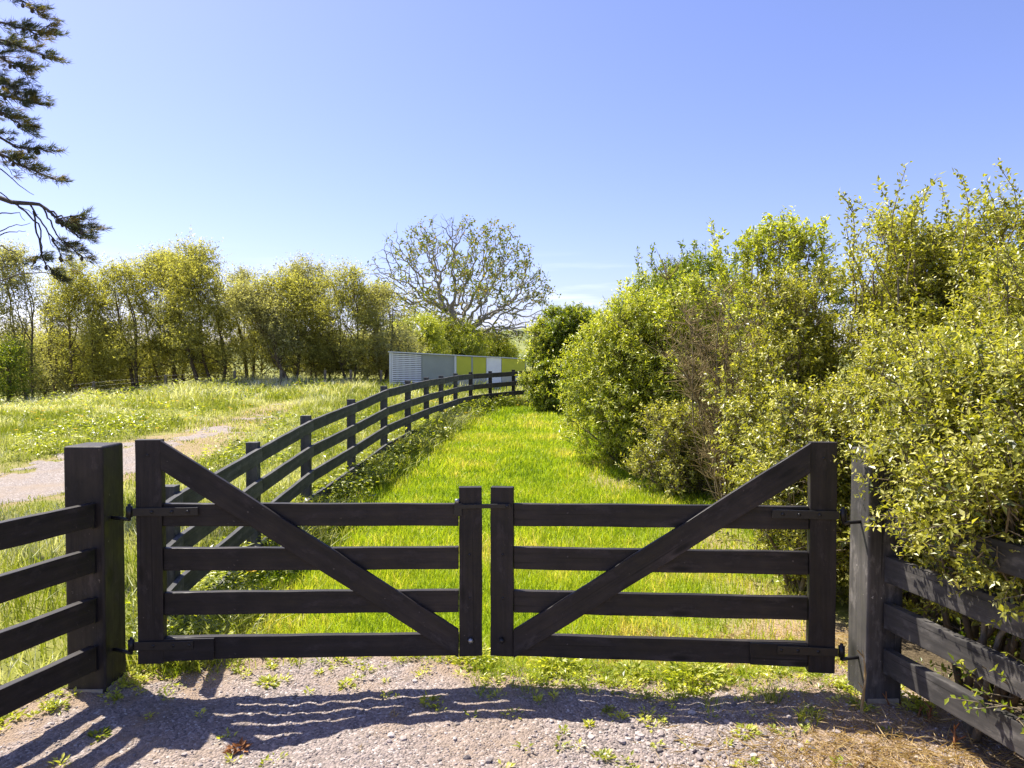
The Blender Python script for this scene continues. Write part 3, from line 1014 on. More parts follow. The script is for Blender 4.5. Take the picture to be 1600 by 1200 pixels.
# ------------------------------------------------------------------ shrubs
def grow(lobes, twigs_per_m2, tw_len, lpt, leaf, wr, rs, up=.45, shell=(.5, 1.02), zmin=None, droop=0, tint_fn=None, nrm_up=1.0, gaps=0, gthr=None):
    """lobes: (n,4) centre + radius. Returns leaves (V,f,t) and the twig bases/directions"""
    C = []; Dv = []
    for (x, y, z, r) in lobes:
        n = max(6, int(twigs_per_m2 * 4 * math.pi * r * r))
        v = unit(rs.normal(size=(n, 3)))
        v[:, 2] = np.where((v[:, 2] < -.3) & (rs.random(n) < .55), -v[:, 2], v[:, 2])
        rad = r * (shell[0] + (shell[1] - shell[0]) * rs.random(n) ** .55) * (1 + .22 * rs.standard_normal(n))
        C.append(np.array([x, y, z]) + v * rad[:, None]); Dv.append(v)
    C = np.concatenate(C); Dv = np.concatenate(Dv)
    TD = unit(Dv + np.array([0, 0, up]) + rs.normal(0, .38, C.shape))
    tl = tw_len * rs.uniform(.5, 1.4, len(C))
    if zmin is not None:
        k = C[:, 2] > zmin(C[:, 0], C[:, 1]) + .03
        C, TD, tl = C[k], TD[k], tl[k]
    if gaps > 0:
        q1 = fbm(C[:, 0] + C[:, 2] * .8, C[:, 1] - C[:, 2] * .7, gaps, 2); q2 = fbm(C[:, 2] * 1.1 + 9 - C[:, 1] * .3, C[:, 0] - C[:, 1] * .9, gaps, 2)
        k = (.5 * (q1 + q2)) > (gthr or (.45 if gaps < .5 else .43)) + .12 * (rs.random(len(C)) - .5)
        C, TD, tl = C[k], TD[k], tl[k]
    n = len(C)
    t = (np.arange(lpt)[None, :] + rs.random((n, lpt))) / lpt
    P = C[:, None, :] + TD[:, None, :] * (t * tl[:, None])[..., None]
    P[..., 2] -= droop * (t * tl[:, None]) ** 2
    A = unit(np.cross(TD, rs.normal(size=(n, 3)))); B = np.cross(TD, A)
    ph = np.arange(lpt)[None, :] * 2.4 + rs.uniform(0, 6.28, (n, 1))
    rad = A[:, None, :] * np.cos(ph)[..., None] + B[:, None, :] * np.sin(ph)[..., None]
    LD = rad * .9 + TD[:, None, :] * .55 + rs.normal(0, .25, P.shape)
    LN = TD[:, None, :] * .5 + np.array([0, 0, nrm_up]) + rs.normal(0, .5, P.shape)
    ls = leaf * rs.uniform(.4, 1.4, (n, lpt)) * rs.uniform(.75, 1.2, (n, 1)) * (1 - .25 * t)
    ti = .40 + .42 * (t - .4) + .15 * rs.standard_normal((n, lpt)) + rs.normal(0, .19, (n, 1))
    if tint_fn is not None: ti = ti + tint_fn(P)
    sh = P.reshape(-1, 3)
    return leaves(sh, LD.reshape(-1, 3), LN.reshape(-1, 3), ls.ravel(), ls.ravel() * wr, np.clip(ti.ravel(), 0, 1)), C, TD, tl


def shrub(name, label, cat, px, Y, r, top, base, mat, seed, nl=10, dens=95, tl=.17, lpt=10, leaf=.05, wr=.45, shoots=0, shoot_h=.5, ry=None, group=None, wood=M_STEM, low=.12, up=.45, dx=0, lobes=None, gthr=None):
    rs = np.random.default_rng(seed); rd = random.Random(seed)
    X = (px - 800) / F * Y + dx
    gb = float(gz(X, Y)) if base is None else base
    root = thing(name, label, cat, (X, Y, gb), group)
    h = top - gb
    ry = ry or r
    lob = []
    nl = int(nl * 1.5)
    for k in range(nl):
        zf = low + (1 - low) * (k + .5) / nl
        a = k * 2.4 + rd.uniform(-.5, .5)
        prof = math.sin(math.pi * min(1, .22 + .72 * zf)) ** .6
        lr = r * rd.uniform(.25, .44) * (1.0 if zf < .75 else .8)
        rr = max(0, r * prof - lr * .75) * rd.uniform(.75, 1.1)
        lob.append((X + rr * math.cos(a), Y + rr * math.sin(a) * ry / r, gb + min(zf * h, h - lr * .75), lr))
    for k in range(nl // 2):     # an inner core so that the middle is not hollow
        zf = (k + .6) / (nl // 2 + .4)
        lob.append((X + rd.uniform(-.15, .15) * r, Y + rd.uniform(-.15, .15) * r, gb + zf * h * .80, r * .40))
    lob = np.array(lobes if lobes else lob)
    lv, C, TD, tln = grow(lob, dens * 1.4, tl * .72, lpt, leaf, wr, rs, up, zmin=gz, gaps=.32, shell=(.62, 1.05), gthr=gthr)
    sets = [lv]
    tb = Tubes(5)
    # upright leafy shoots breaking the outline
    if shoots:
        SC = []
        for k in range(shoots):
            a = rd.uniform(0, 6.28); q_ = r * .85 * math.sqrt(rd.random())
            b0 = np.array([X + q_ * math.cos(a), Y + q_ * math.sin(a), gb + h * rd.uniform(.6, .85)])
            ln = max(.25, top - b0[2] + shoot_h * rd.uniform(-.5, .6))
            tip = b0 + np.array([rd.uniform(-.3, .3) * ln, rd.uniform(-.3, .3) * ln, ln])
            pl = limb(b0, tip, .13, 8, rd)
            tb.add(pl, np.linspace(.008, .002, 8))
            m_ = int(ln / .028)
            tt = np.linspace(.15, 1, m_)
            pp = np.stack([np.interp(tt, np.linspace(0, 1, 8), pl[:, c]) for c in range(3)], -1)
            SC.append(pp)
        pp = np.concatenate(SC); pp = np.repeat(pp, 4, 0) + rs.normal(0, .02, (len(pp) * 4, 3))
        n = len(pp)
        dd = rs.normal(size=(n, 3)); dd[:, 2] = np.abs(dd[:, 2]) * .7 + .2
        sets.append(leaves(pp, dd, rs.normal(0, .5, (n, 3)) + [0, 0, .7], leaf * rs.uniform(.7, 1.3, n), leaf * wr * rs.uniform(.8, 1.2, n), np.clip(.5 + .2 * rs.standard_normal(n), 0, 1)))
    V = []; f = []; t = []; o = 0
    for v, ff, tt in sets:
        V.append(v); f.append(ff + o); t.append(tt); o += len(v)
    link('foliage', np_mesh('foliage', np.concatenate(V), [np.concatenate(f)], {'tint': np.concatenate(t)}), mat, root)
    for (x, y, z, lr) in lob:
        b0 = np.array([X + rd.uniform(-.2, .2) * r, Y + rd.uniform(-.2, .2) * r, gb - .05])
        pl = limb(b0, (x, y, z), .08, 7, rd)
        tb.add(pl, np.linspace(.02, .007, 7) * (1 + .15 * r))
        for j in range(3):
            e_ = np.array([x, y, z]) + unit(np.array([rd.gauss(0, 1), rd.gauss(0, 1), rd.gauss(.5, .7)])) * lr
            tb.add(limb(pl[4 + j % 3], e_, .12, 5, rd), np.linspace(.007, .0025, 5))
    k = rs.permutation(len(C))[:min(len(C), 2200)]
    for i in k:
        tb.add(np.array([C[i] - TD[i] * tln[i] * .8, C[i] + TD[i] * tln[i]]), np.array([.0032, .0012]))
    link('stems', tb.mesh('stems'), wood, root)
    return root


HG = 'shrubs of the hedge beside the lane'
shrub('hedge_shrub', 'dark green rounded shrub at the far end of the hedge, beside the fence end', 'shrub', 892, 17.8, 1.0, 3.05, None, M_DKLEAF, 101, 13, 120, .2, 9, .085, .5, 3, .2, group=HG, low=.05, gthr=.3)
shrub('hedge_shrub', 'narrow lime shrub added as the sunlit left side of the dark rounded shrub', 'shrub', 853, 17.9, .62, 2.8, None, M_LIME, 117, 10, 130, .2, 9, .08, .5, 2, .2, group=HG, low=.05, gthr=.3)  # added shrub: lime leaves paint the sunlit half of the dark one
shrub('hedge_shrub', 'far shrub with yellow green crown just behind the dark rounded shrub', 'shrub', 930, 19.6, 1.0, 3.15, None, M_LIME, 102, 10, 57, .2, 8, 0.092, .5, 6, .3, group=HG)
shrub('hedge_shrub', 'bright lime shrub bulging furthest out over the lane grass', 'shrub', 990, 10.4, 1.0, 2.6, None, M_LIME, 103, 16, 135, .2, 10, .062, .38, 4, .25, group=HG, low=.05, gthr=.40)
shrub('hedge_shrub', 'leafy shrub with sloping top rising behind the bulging lime shrub', 'shrub', 1035, 12.6, 1.1, 3.3, None, M_LIME, 104, 13, 86, .2, 10, 0.075, .4, 8, .3, group=HG, gthr=.40)
shrub('hedge_shrub', 'tall shrub topped by thin dark upright shoots, mid hedge', 'shrub', 1075, 11.2, 1.1, 3.35, None, M_DKLEAF, 105, 13, 92, .2, 10, 0.063, .4, 26, .55, group=HG)
shrub('hedge_shrub', 'shrub with a peaked crown standing directly behind the dead brown shrub', 'shrub', 1222, 8.7, .82, 3.4, None, M_LIME, 106, 14, 120, .18, 10, 0.063, .45, 18, .45, group=HG)
shrub('hedge_shrub', 'broad lime shrub between the bulging shrub and the dead brown shrub', 'shrub', 1100, 9.9, .9, 2.9, None, M_LIME, 107, 11, 109, .18, 10, 0.063, .42, 4, .3, group=HG, gthr=.41, low=.06)
shrub('hedge_shrub', 'rounded small leaved shrub right of the dead brown shrub', 'shrub', 1250, 6.9, .85, 2.55, None, M_OLIVEL, 108, 13, 195, .15, 10, 0.044, .48, 6, .3, group=HG, low=.06)
shrub('hedge_shrub', 'tall shrub with long leafy spires above the right gate hinge', 'shrub', 1400, 6.5, .72, 3.0, None, M_OLIVEL, 109, 14, 182, .16, 10, 0.045, .48, 30, .7, group=HG)
shrub('hedge_shrub', 'tallest wide shrub filling the upper right corner of the hedge', 'shrub', 1540, 5.9, 1.0, 2.95, None, M_OLIVEL, 110, 15, 195, .16, 10, 0.045, .48, 30, .6, group=HG)
shrub('hedge_shrub', 'low shrub tucked behind the hinge end of the right gate leaf', 'shrub', 1262, 5.3, .55, 1.55, None, M_OLIVEL, 111, 10, 247, .13, 10, 0.038, .5, 4, .25, group=HG)
shrub('hedge_shrub', 'small low shrub at the foot of the dead brown shrub', 'shrub', 1062, 8.6, .6, 1.2, None, M_OLIVEL, 112, 8, 169, .15, 10, 0.046, .45, 3, .2, group=HG, gthr=.38, low=.05)
shrub('hedge_shrub', 'shrub filling the hedge between post and spires, right behind the gate post', 'shrub', 1425, 4.75, .58, 1.9, None, M_OLIVEL, 113, 12, 247, .14, 10, 0.038, .5, 8, .3, group=HG)
shrub('hedge_shrub', 'near shrub spilling its branches over the right fence top rail', 'shrub', 1540, 3.35, .5, 1.8, None, M_OLIVEL, 114, 13, 420, .14, 10, 0.034, .5, 6, .2, group=HG,
      lobes=[(1.99, 3.3, 1.2, .26), (2.03, 3.05, 1.12, .26), (2.0, 2.85, 1.2, .26), (2.1, 3.38, 1.45, .31), (2.02, 3.2, 1.0, .18), (2.12, 2.7, .98, .22), (2.3, 3.2, 1.5, .36), (2.06, 2.78, 1.06, .26), (2.3, 2.85, 1.35, .34), (2.45, 3.1, 1.0, .3), (2.5, 3.35, .6, .32), (2.25, 2.5, 1.1, .3), (2.5, 2.7, .7, .3), (2.45, 3.5, 1.6, .3)])
shrub('hedge_shrub', 'near shrub at the right edge, rising behind the spilling branches', 'shrub', 1640, 4.45, .8, 2.4, None, M_OLIVEL, 115, 12, 195, .15, 10, 0.039, .5, 10, .3, group=HG)

shrub('hedge_shrub', 'dark low growth seen between the lower rails of the right fence', 'shrub', 1640, 2.95, .72, 1.1, None, M_DKLEAF, 116, 9, 126, .15, 9, 0.040, .45, 0, group=HG, low=.08, dx=.38)
# dead brown shrub
rd = random.Random(9); rs = np.random.default_rng(9)
DX, DY = (1150 - 800) / F * 7.6, 7.6
dz = float(gz(DX, DY))
root = thing('dead_shrub', 'bare brown twiggy dead shrub in the middle of the green hedge', 'shrub', (DX, DY, dz))
tb = Tubes(4); tw = Tubes(3)
for k in range(46):
    a = rd.uniform(0, 6.28); q_ = .72 * math.sqrt(rd.random())
    tip = np.array([DX + q_ * math.cos(a) - .05, DY + q_ * math.sin(a), dz + rd.uniform(1.3, 2.55)])
    pl = limb((DX + rd.uniform(-.1, .1), DY + rd.uniform(-.1, .1), dz - .05), tip, .09, 9, rd)
    tb.add(pl, np.linspace(.012, .003, 9))
    for j in range(64):
        i = rd.randint(2, 8)
        e_ = pl[i] + unit(np.array([rd.gauss(0, 1), rd.gauss(0, 1), rd.gauss(.9, .5)])) * rd.uniform(.12, .38)
        tw.add(limb(pl[i], e_, .1, 3, rd), np.linspace(.0036, .0018, 3))
link('stems', tb.mesh('stems'), M_STEM, root)
me = tw.mesh('twigs'); a_ = me.attributes.new('tint', 'FLOAT', 'POINT'); a_.data.foreach_set('value', rs.random(len(me.vertices)).astype(np.float32))
link('twigs', me, M_DEAD, root)


# ------------------------------------------------------------------ trees of the row
def tree(label, px, Y, lean_px, top_py, half_px, mat, seed, nst=2, group='trees of the row beyond the field', base_py=None, low=.16, nl=15, leaf=.105, dens=108, bark=M_BARK, name='olive_tree', cat='tree', lpt=9, tl=.55):
    rs = np.random.default_rng(seed); rd = random.Random(seed)
    X = (px - 800) / F * Y
    gb = float(gz(X, Y))
    top = at(px, top_py, Y)[2]
    r = half_px * 1.12 / F * Y
    h = top - gb
    lx_ = lean_px * 1.5 / F * Y
    X = X + (-.25 * lx_)
    root = thing(name, label, cat, (X, Y, gb), group)
    lob = []
    for k in range(nl):
        zf = low + (1 - low) * (k + .6) / nl
        a = k * 2.4 + rd.uniform(-.4, .4)
        lr = r * rd.uniform(.30, .48)
        prof = math.sin(math.pi * min(1, .25 + .68 * zf)) ** .55
        rr = max(0, r * prof - lr * .6) * rd.uniform(.6, 1.1)
        lob.append((X + lx_ * zf + rr * math.cos(a), Y + rr * math.sin(a), gb + min(zf * h, h - lr * .6), lr))
    lob = np.array(lob)
    lv, C, TD, tln = grow(lob, dens, tl, lpt, leaf, .36, rs, .35, shell=(.25, 1.12), gaps=.9, zmin=lambda x, y: gz(x, y) + .25, droop=.25, nrm_up=.3)
    link('crown', np_mesh('crown', lv[0], [lv[1]], {'tint': lv[2]}), mat, root)
    tb = Tubes(6)
    for s in range(nst):
        b0 = np.array([X + (s - (nst - 1) / 2) * .28 + rd.uniform(-.1, .1), Y + rd.uniform(-.2, .2), gb - .1])
        tp = np.array([X + lx_ * .85 + (s - (nst - 1) / 2) * r * .7, Y + rd.uniform(-.3, .3), gb + h * .85])
        pl = limb(b0, tp, .06, 10, rd)
        tb.add(pl, np.linspace(.075, .01, 10) * rd.uniform(.6, 1.15))
        for j, (x, y, z, lr) in enumerate(lob):
            if j % nst != s: continue
            i = min(8, max(2, int((z - gb) / h * 9) - 2))
            br_ = limb(pl[i], (x, y, z + lr * .3), .1, 6, rd)
            tb.add(br_, np.linspace(.026, .006, 6))
            for q_ in range(3):
                e_ = np.array([x, y, z]) + unit(np.array([rd.gauss(0, 1), rd.gauss(0, 1), rd.gauss(.5, .7)])) * lr
                tb.add(limb(br_[3 + q_ % 3], e_, .1, 4, rd), np.linspace(.014, .004, 4))
    link('trunk', tb.mesh('trunk'), bark, root)
    return root


tree('grey green tree at the far left of the row, leaning left', 40, 26, -22, 398, 36, M_TREEG, 201, 2)
tree('slim small tree just right of the leftmost leaning tree', 85, 29, 0, 440, 28, M_TREEG, 202, 1)
tree('broad yellow green tree in the left half of the row', 135, 28, -5, 418, 50, M_TREE, 203, 2)
tree('narrow tree with a forked dark trunk, left of the tallest tree', 205, 27.5, -18, 425, 38, M_TREE, 204, 2)
tree('tree with several slanting stems, left part of the tallest clump', 262, 29, -12, 408, 46, M_TREE, 205, 3)
tree('tallest tree of the row, with stout slanting trunks', 322, 28, -22, 400, 58, M_TREE, 206, 3)
tree('slender grey tree beside the tallest tree on its right', 385, 30, -8, 432, 32, M_TREEG, 207, 2)
tree('tree whose bare trunk leans strongly left, in mid row', 440, 26.8, -48, 455, 34, M_TREEG, 208, 1, low=.4)
tree('yellow green tree just right of the strongly leaning trunk', 448, 28, -6, 440, 46, M_TREE, 209, 2)
tree('tall tree with a dark feathery top, right half of the row', 488, 29.5, -5, 418, 40, M_TREEG, 210, 2)
tree('rounded tree second from the shed end of the row', 545, 28.5, -3, 428, 44, M_TREE, 211, 2)
tree('last tree of the row, standing beside the shed', 598, 29.5, -2, 455, 44, M_TREEG, 212, 2)
tree('bright leafy bush between the last row tree and the bare tree trunk', 650, 37, 0, 508, 40, M_LIME, 213, 2, group=None, leaf=.14, low=.1, name='leafy_tree')
tree('green bushy tree growing round the foot of the big sparse tree', 705, 42, 0, 519, 46, M_LIME, 214, 2, group=None, leaf=.16, low=.1, name='leafy_tree')
tree('low dark tree right of the sparse tree, above the shed roof', 772, 48, 0, 543, 36, M_LIME, 215, 2, group=None, leaf=.16, low=.1, name='leafy_tree')
tree('distant blue green conical tree over the shed roof', 757, 88, 0, 521, 20, M_NEEDLE, 216, 1, group=None, leaf=.35, dens=20, low=.05, name='distant_tree', lpt=8)
for k, (px, Y, hp) in enumerate(((15, 30, 50), (70, 31, 46), (118, 30, 44), (168, 30.5, 48), (228, 31, 46), (290, 31, 44), (350, 31.5, 46), (410, 31, 44), (465, 31.5, 46), (515, 31, 44), (572, 31.5, 46), (612, 32, 38))):
    tree('grey brown low bush filling the gaps below the tree row', px, Y, 0, 520 + (k * 37) % 25, hp, M_TREEG, 230 + k, 1, group='low bushes below the tree row', low=.1, nl=9, name='low_bush', cat='bush', dens=95, leaf=.11)
tree('dark green bush at the very left edge below the row', 8, 24, 0, 545, 34, M_DKLEAF, 250, 1, group=None, low=.1, nl=10, name='low_bush', cat='bush', dens=70, leaf=.1)

# ------------------------------------------------------------------ the big sparse tree (space colonisation)
rs = np.random.default_rng(77)
TX, TY = at(716, 560, 45)[0], 45.0
tz0 = float(gz(TX, TY))
na = 3400
A = []
while len(A) < na:
    v = rs.normal(size=3); v /= np.linalg.norm(v)
    rr = rs.random() ** (1 / 2.2)
    p = np.array([v[0] * 6.7 * rr, v[1] * 5.0 * rr, v[2] * 7.5 * rr])
    if p[2] < -1.2: continue
    flat = .75 + .25 * fbm(p[0] * 1.0, p[1] * 1.0, 2.2, 2)
    A.append(np.array([TX - .1 + p[0], TY + p[1], 4.3 + p[2] * flat * 1.1]))
A = np.array(A)
nodes = [np.array([TX + .02 * k * ((-1) ** k), TY, tz0 - .1 + .38 * k]) for k in range(10)]
par = [-1] + list(range(9))
NP = np.array(nodes); alive = np.ones(len(A), bool)
nearest = np.full(len(A), -1); nd = np.full(len(A), 1e9)


def upd(i0):
    global nearest, nd
    for i in range(i0, len(NP)):
        dd = np.linalg.norm(A - NP[i], axis=1)
        k = dd < nd
        nd[k] = dd[k]; nearest[k] = i


upd(0)
for it in range(90):
    use = alive & (nd < 6.0)
    if not use.any(): break
    grow_ = {}
    for ai in np.nonzero(use)[0]:
        grow_.setdefault(int(nearest[ai]), []).append(ai)
    new = []; npar = []
    for i, al in grow_.items():
        d_ = unit(A[al] - NP[i]).mean(0) + rs.normal(0, .38, 3)
        d_[2] += .03
        p = NP[i] + d_ / (np.linalg.norm(d_) + 1e-9) * .30
        new.append(p); npar.append(i)
    i0 = len(NP)
    NP = np.concatenate([NP, np.array(new)]); par += npar
    upd(i0)
    alive &= nd > .66
    if len(NP) > 12000: break
n = len(NP)
par = np.array(par)
rad = np.zeros(n); nch = np.zeros(n, int); main = np.full(n, -1)
acc = np.zeros(n)
for i in range(n - 1, -1, -1):
    rad[i] = max(.016, acc[i] ** (1 / 1.95))
    if par[i] >= 0:
        acc[par[i]] += rad[i] ** 1.95; nch[par[i]] += 1
        if main[par[i]] < 0 or rad[i] > rad[main[par[i]]]: main[par[i]] = i
rad *= .46 / rad[1]
rad = np.maximum(rad, .010)
tb = Tubes(6)
for i in range(n):          # chains: follow the main child
    if par[i] >= 0 and main[par[i]] == i: continue
    ch = [i]
    while main[ch[-1]] >= 0: ch.append(main[ch[-1]])
    pts = [NP[j] for j in ch]; rr = [rad[j] for j in ch]
    if par[i] >= 0:
        pts = [NP[par[i]]] + pts; rr = [min(rad[par[i]], rad[i] * 1.25)] + rr
    tb.add(np.array(pts), np.array(rr))
TWP = []
for i in np.nonzero((nch == 0) | ((rad < .022) & (rs.random(n) < .30)))[0]:
    base_d = unit(NP[i] - NP[par[i]]) if par[i] >= 0 else np.array([0, 0, 1.0])
    for j in range(3):
        d_ = unit(base_d * .7 + rs.normal(0, .65, 3) + [0, 0, .12])
        tip = NP[i] + d_ * rs.uniform(.25, .6)
        tb.add(np.array([NP[i], (NP[i] + tip) / 2 + rs.normal(0, .03, 3), tip]), np.array([.010, .008, .005]))
        TWP.append(tip); TWP.append((NP[i] + tip) / 2)
TWP = np.array(TWP)
root = thing('sparse_tree', 'big spreading tree with bare grey limbs and few leaves, against the sky', 'tree', (TX, TY, tz0))
link('trunk', tb.mesh('trunk'), M_BARKG, root)
k = fbm(TWP[:, 0], TWP[:, 2], 1.5, 2) + .35 * rs.random(len(TWP)) > .63
P = np.repeat(TWP[k], 4, 0); n = len(P)
P = P + rs.normal(0, .09, (n, 3))
D = rs.normal(size=(n, 3)); D[:, 2] -= .2
lf = rs.uniform(.12, .26, n)
V, f, t = leaves(P, D, rs.normal(0, .6, (n, 3)) + [0, 0, .6], lf, lf * .5, np.clip(.45 + .3 * rs.standard_normal(n), 0, 1))
link('crown', np_mesh('crown', V, [f], {'tint': t}), M_WALN, root)

# ------------------------------------------------------------------ pine at the left edge
rd = random.Random(21); rs = np.random.default_rng(21)
PX, PY = -9.3, 9.6
root = thing('pine_tree', 'pine tree at the left edge, dark needle tufts hanging into the sky', 'tree', (PX, PY, float(gz(PX, PY))))
tb = Tubes(8)
tb.add(limb((PX, PY, -.2), (PX + .3, PY, 13), .02, 14, rd), np.linspace(.24, .05, 14))
link('trunk', tb.mesh('trunk'), M_PBARK, root)
BR = [  # limb way points in photo pixels and depth, drawn from the trunk outwards
    [(-150, -60, 9.3), (-40, -30, 9.0), (40, -5, 8.8), (80, 22, 8.7)],
    [(-160, 30, 9.3), (-50, 20, 9.0), (30, 38, 8.8), (82, 52, 8.7)],
    [(-160, 40, 9.4), (-60, 40, 9.2), (10, 60, 9.0), (88, 88, 8.9)],
    [(-160, 120, 9.4), (-60, 70, 9.2), (0, 85, 9.0), (60, 108, 8.9)],
    [(-170, 130, 9.5), (-40, 110, 9.2), (20, 128, 9.0), (58, 150, 8.9)],
    [(-170, 130, 9.5), (-50, 120, 9.2), (20, 150, 9.0), (74, 160, 8.9)],
    [(-170, 200, 9.5), (-50, 145, 9.2), (15, 175, 9.0), (62, 205, 8.9)],
    [(-170, 230, 9.5), (-30, 190, 9.2), (30, 225, 9.0), (100, 238, 8.9)],
    [(-170, 230, 9.5), (-30, 215, 9.2), (40, 255, 9.0), (98, 280, 8.9)],
    [(-170, 280, 9.5), (-40, 225, 9.2), (10, 240, 9.1), (42, 250, 9.0)],
]
BIG = [(-180, 300, 9.5), (-60, 292, 9.3), (0, 304, 9.1), (40, 318, 9.0), (72, 318, 8.95), (92, 330, 8.9), (102, 343, 8.9), (145, 338, 8.8)]


def needle_tuft(P0, Dr, n, ln):
    """needles fanned round a twig of direction Dr"""
    t = rs.random(n) * .11
    P = P0 + Dr[None, :] * t[:, None]
    D = Dr[None, :] * rs.uniform(.5, 1.3, (n, 1)) + rs.normal(0, .42, (n, 3))
    return P, D, np.full(n, ln) * rs.uniform(.6, 1.2, n)


def spline(pts, n):
    pts = np.array(pts); t = np.linspace(0, len(pts) - 1, n)
    return np.stack([np.interp(t, np.arange(len(pts)), pts[:, k]) for k in range(3)], -1)


NPs = []; NDs = []; NLs = []; NT = []


def pine_branch(way, r0, tufts, bias_end=.35, droop=.5):
    tb = Tubes(5)
    pl = spline([at(q_[0] - 14, q_[1], q_[2]) for q_ in way], 16) + np.concatenate([np.zeros((1, 3)), rs.normal(0, .009, (15, 3))])
    tb.add(pl, np.linspace(r0, .006, 16))
    for k in range(tufts):
        i = int(15 * (bias_end + (1 - bias_end) * rd.random() ** .8))
        tan = unit(pl[min(15, i + 1)] - pl[max(0, i - 1)])
        d_ = unit(tan * .8 + np.array([rd.gauss(.15, .35), rd.gauss(0, .5), rd.gauss(-.15, .35) * droop * 2]))
        ln = rd.uniform(.05, .27)
        tw = limb(pl[i], pl[i] + d_ * ln, .1, 4, rd)
        tb.add(tw, np.linspace(.006, .003, 4))
        end = unit(tw[-1] - tw[-2] + np.array([.12, 0, .03]))
        for j in range(2):
            p0 = tw[-1] if j == 0 else tw[2]
            a, b, c = needle_tuft(p0, end, 34, .09)
            NPs.append(a); NDs.append(b); NLs.append(c); NT.append(np.clip(rd.choice((.2, .3, .4, .85)) + rs.normal(0, .12, len(a)), 0, 1))
        if rd.random() < .25:        # a cone
            cpt = tw[1]
            tb.add(np.array([cpt, cpt + [0, 0, -.02], cpt + [0, 0, -.05], cpt + [0, 0, -.06]]), np.array([.008, .022, .018, .003]))
    return tb


for k, way in enumerate(BR):
    link('branch', pine_branch(way, .03, 26 if k < 7 else 17).mesh('branch'), M_PBARK, root)
bt = pine_branch(BIG, .045, 14, .74)
for way in (((40, 318, 9.0), (75, 350, 8.95), (80, 395, 8.9), (68, 408, 8.9)), ((60, 318, 9.0), (92, 365, 8.9), (110, 402, 8.9)), ((78, 320, 8.95), (105, 370, 8.9), (140, 402, 8.85)),
            ((88, 330, 8.9), (115, 352, 8.9), (140, 372, 8.85)), ((66, 330, 8.95), (82, 410, 8.9), (102, 432, 8.9)), ((92, 330, 8.9), (120, 345, 8.8), (143, 352, 8.8))):
    t2 = pine_branch(list(way), .012, 8, .5, .5)
    for v, q_ in zip(t2.V, t2.Q):
        bt.V.append(v); bt.Q.append(q_ + bt.k)
    bt.k += t2.k
link('branch', bt.mesh('branch'), M_PBARK, root)
# bare twigs
tb = Tubes(4)
for way in (((-60, 280, 9.2), (0, 300, 9), (30, 322, 9), (62, 338, 9)), ((-40, 340, 9), (0, 333, 9), (28, 332, 9), (38, 345, 9)), ((-40, 375, 9), (0, 362, 9), (20, 352, 9), (48, 350, 9)),
            ((-40, 378, 9), (0, 368, 9), (22, 360, 9), (40, 362, 9)), ((-40, 360, 9), (0, 400, 9), (10, 420, 9)), ((-40, 395, 9), (0, 385, 9), (20, 392, 9), (30, 400, 9)), ((-60, 250, 9), (0, 262, 9), (30, 290, 9), (52, 305, 9)),
            ((-40, 430, 9), (0, 440, 9), (30, 428, 9), (70, 424, 9), (95, 432, 9))):
    tb.add(spline([at(*q_) for q_ in way], 12) + rs.normal(0, .008, (12, 3)), np.linspace(.011, .003, 12))
link('bare_twigs', tb.mesh('bare_twigs'), M_PBARK, root)
P = np.concatenate(NPs); D = np.concatenate(NDs); Ln = np.concatenate(NLs); T = np.concatenate(NT)
V, f, t = leaves(P, D, rs.normal(size=P.shape), Ln, np.full(len(P), .006), T, 0)
link('needles', np_mesh('needles', V, [f], {'tint': t}), M_NEEDLE, root)

# ------------------------------------------------------------------ wire fence before the tree row
wf = thing('wire_fence', 'thin wire fence on grey wooden posts in front of the tree row', 'fence', (-14, 25, .5))
WP = [(-21.5, 23.5), (-19.2, 24.2), (-17, 24.8), (-14.8, 25.1), (-12.4, 25.4), (-10, 25.6), (-8.4, 25.8), (-6.9, 26.2), (-6.0, 26.4), (-4.9, 26.6)]
tops = []
for (x, y) in WP:
    z = float(gz(x, y))
    board('post', (x, y, z - .2), (x, y, z + .62), (1, 0, 0), .08, .08, M_GREYWOOD, wf, bev=.008)
    tops.append((x, y - .05, z))
for hgt in (.3, .45, .58):
    tb = Tubes(4)
    tb.add(np.array([(x, y, z + hgt) for x, y, z in tops]), np.full(len(tops), .003))
    link('wire', tb.mesh('wire'), M_IRON, wf)


# ------------------------------------------------------------------ weeds and stalks in front of and below the gate
def weed(name, label, cat, px, py, r, h, n, mat, seed, broad=True, group=None):
    g = np.random.default_rng(seed)
    p = gp(px, py)
    z = float(gravel_h(p[0], p[1])) - .01
    ph = g.uniform(0, 6.28, n)
    if broad:
        rr = r * g.random(n) ** .7 * .75
        zz = h * g.random(n) * (1 - .6 * rr / r)
        P = np.stack([rr * np.cos(ph), rr * np.sin(ph), zz], -1)
        D = np.stack([np.cos(ph), np.sin(ph), g.uniform(-.1, .9, n)], -1) + g.normal(0, .25, (n, 3))
        ls = g.uniform(.018, .04, n) * (1 + r)
        V, f, t = leaves(P, D, g.normal(0, .35, (n, 3)) + [0, 0, 1], ls, ls * .5, np.clip(.55 + .22 * g.standard_normal(n), 0, 1))
        me = np_mesh(name, V, [f], {'tint': t})
    else:
        q_ = r * .35 * np.sqrt(g.random(n))
        v, a, b, t = blades(q_ * np.cos(ph), q_ * np.sin(ph), h * g.uniform(.5, 1.1, n), g.uniform(.003, .007, n), g.uniform(.2, 1.0, n), np.clip(.45 + .25 * g.standard_normal(n), 0, 1), seed)
        v[:, 2] -= np.repeat(gz(q_ * np.cos(ph), q_ * np.sin(ph)), 5)
        me = np_mesh(name, v, [a, b], {'tint': t})
    o_ = link(name, me, mat, None, Matrix.Translation((p[0], p[1], z)))
    return tag(o_, label, cat, group)


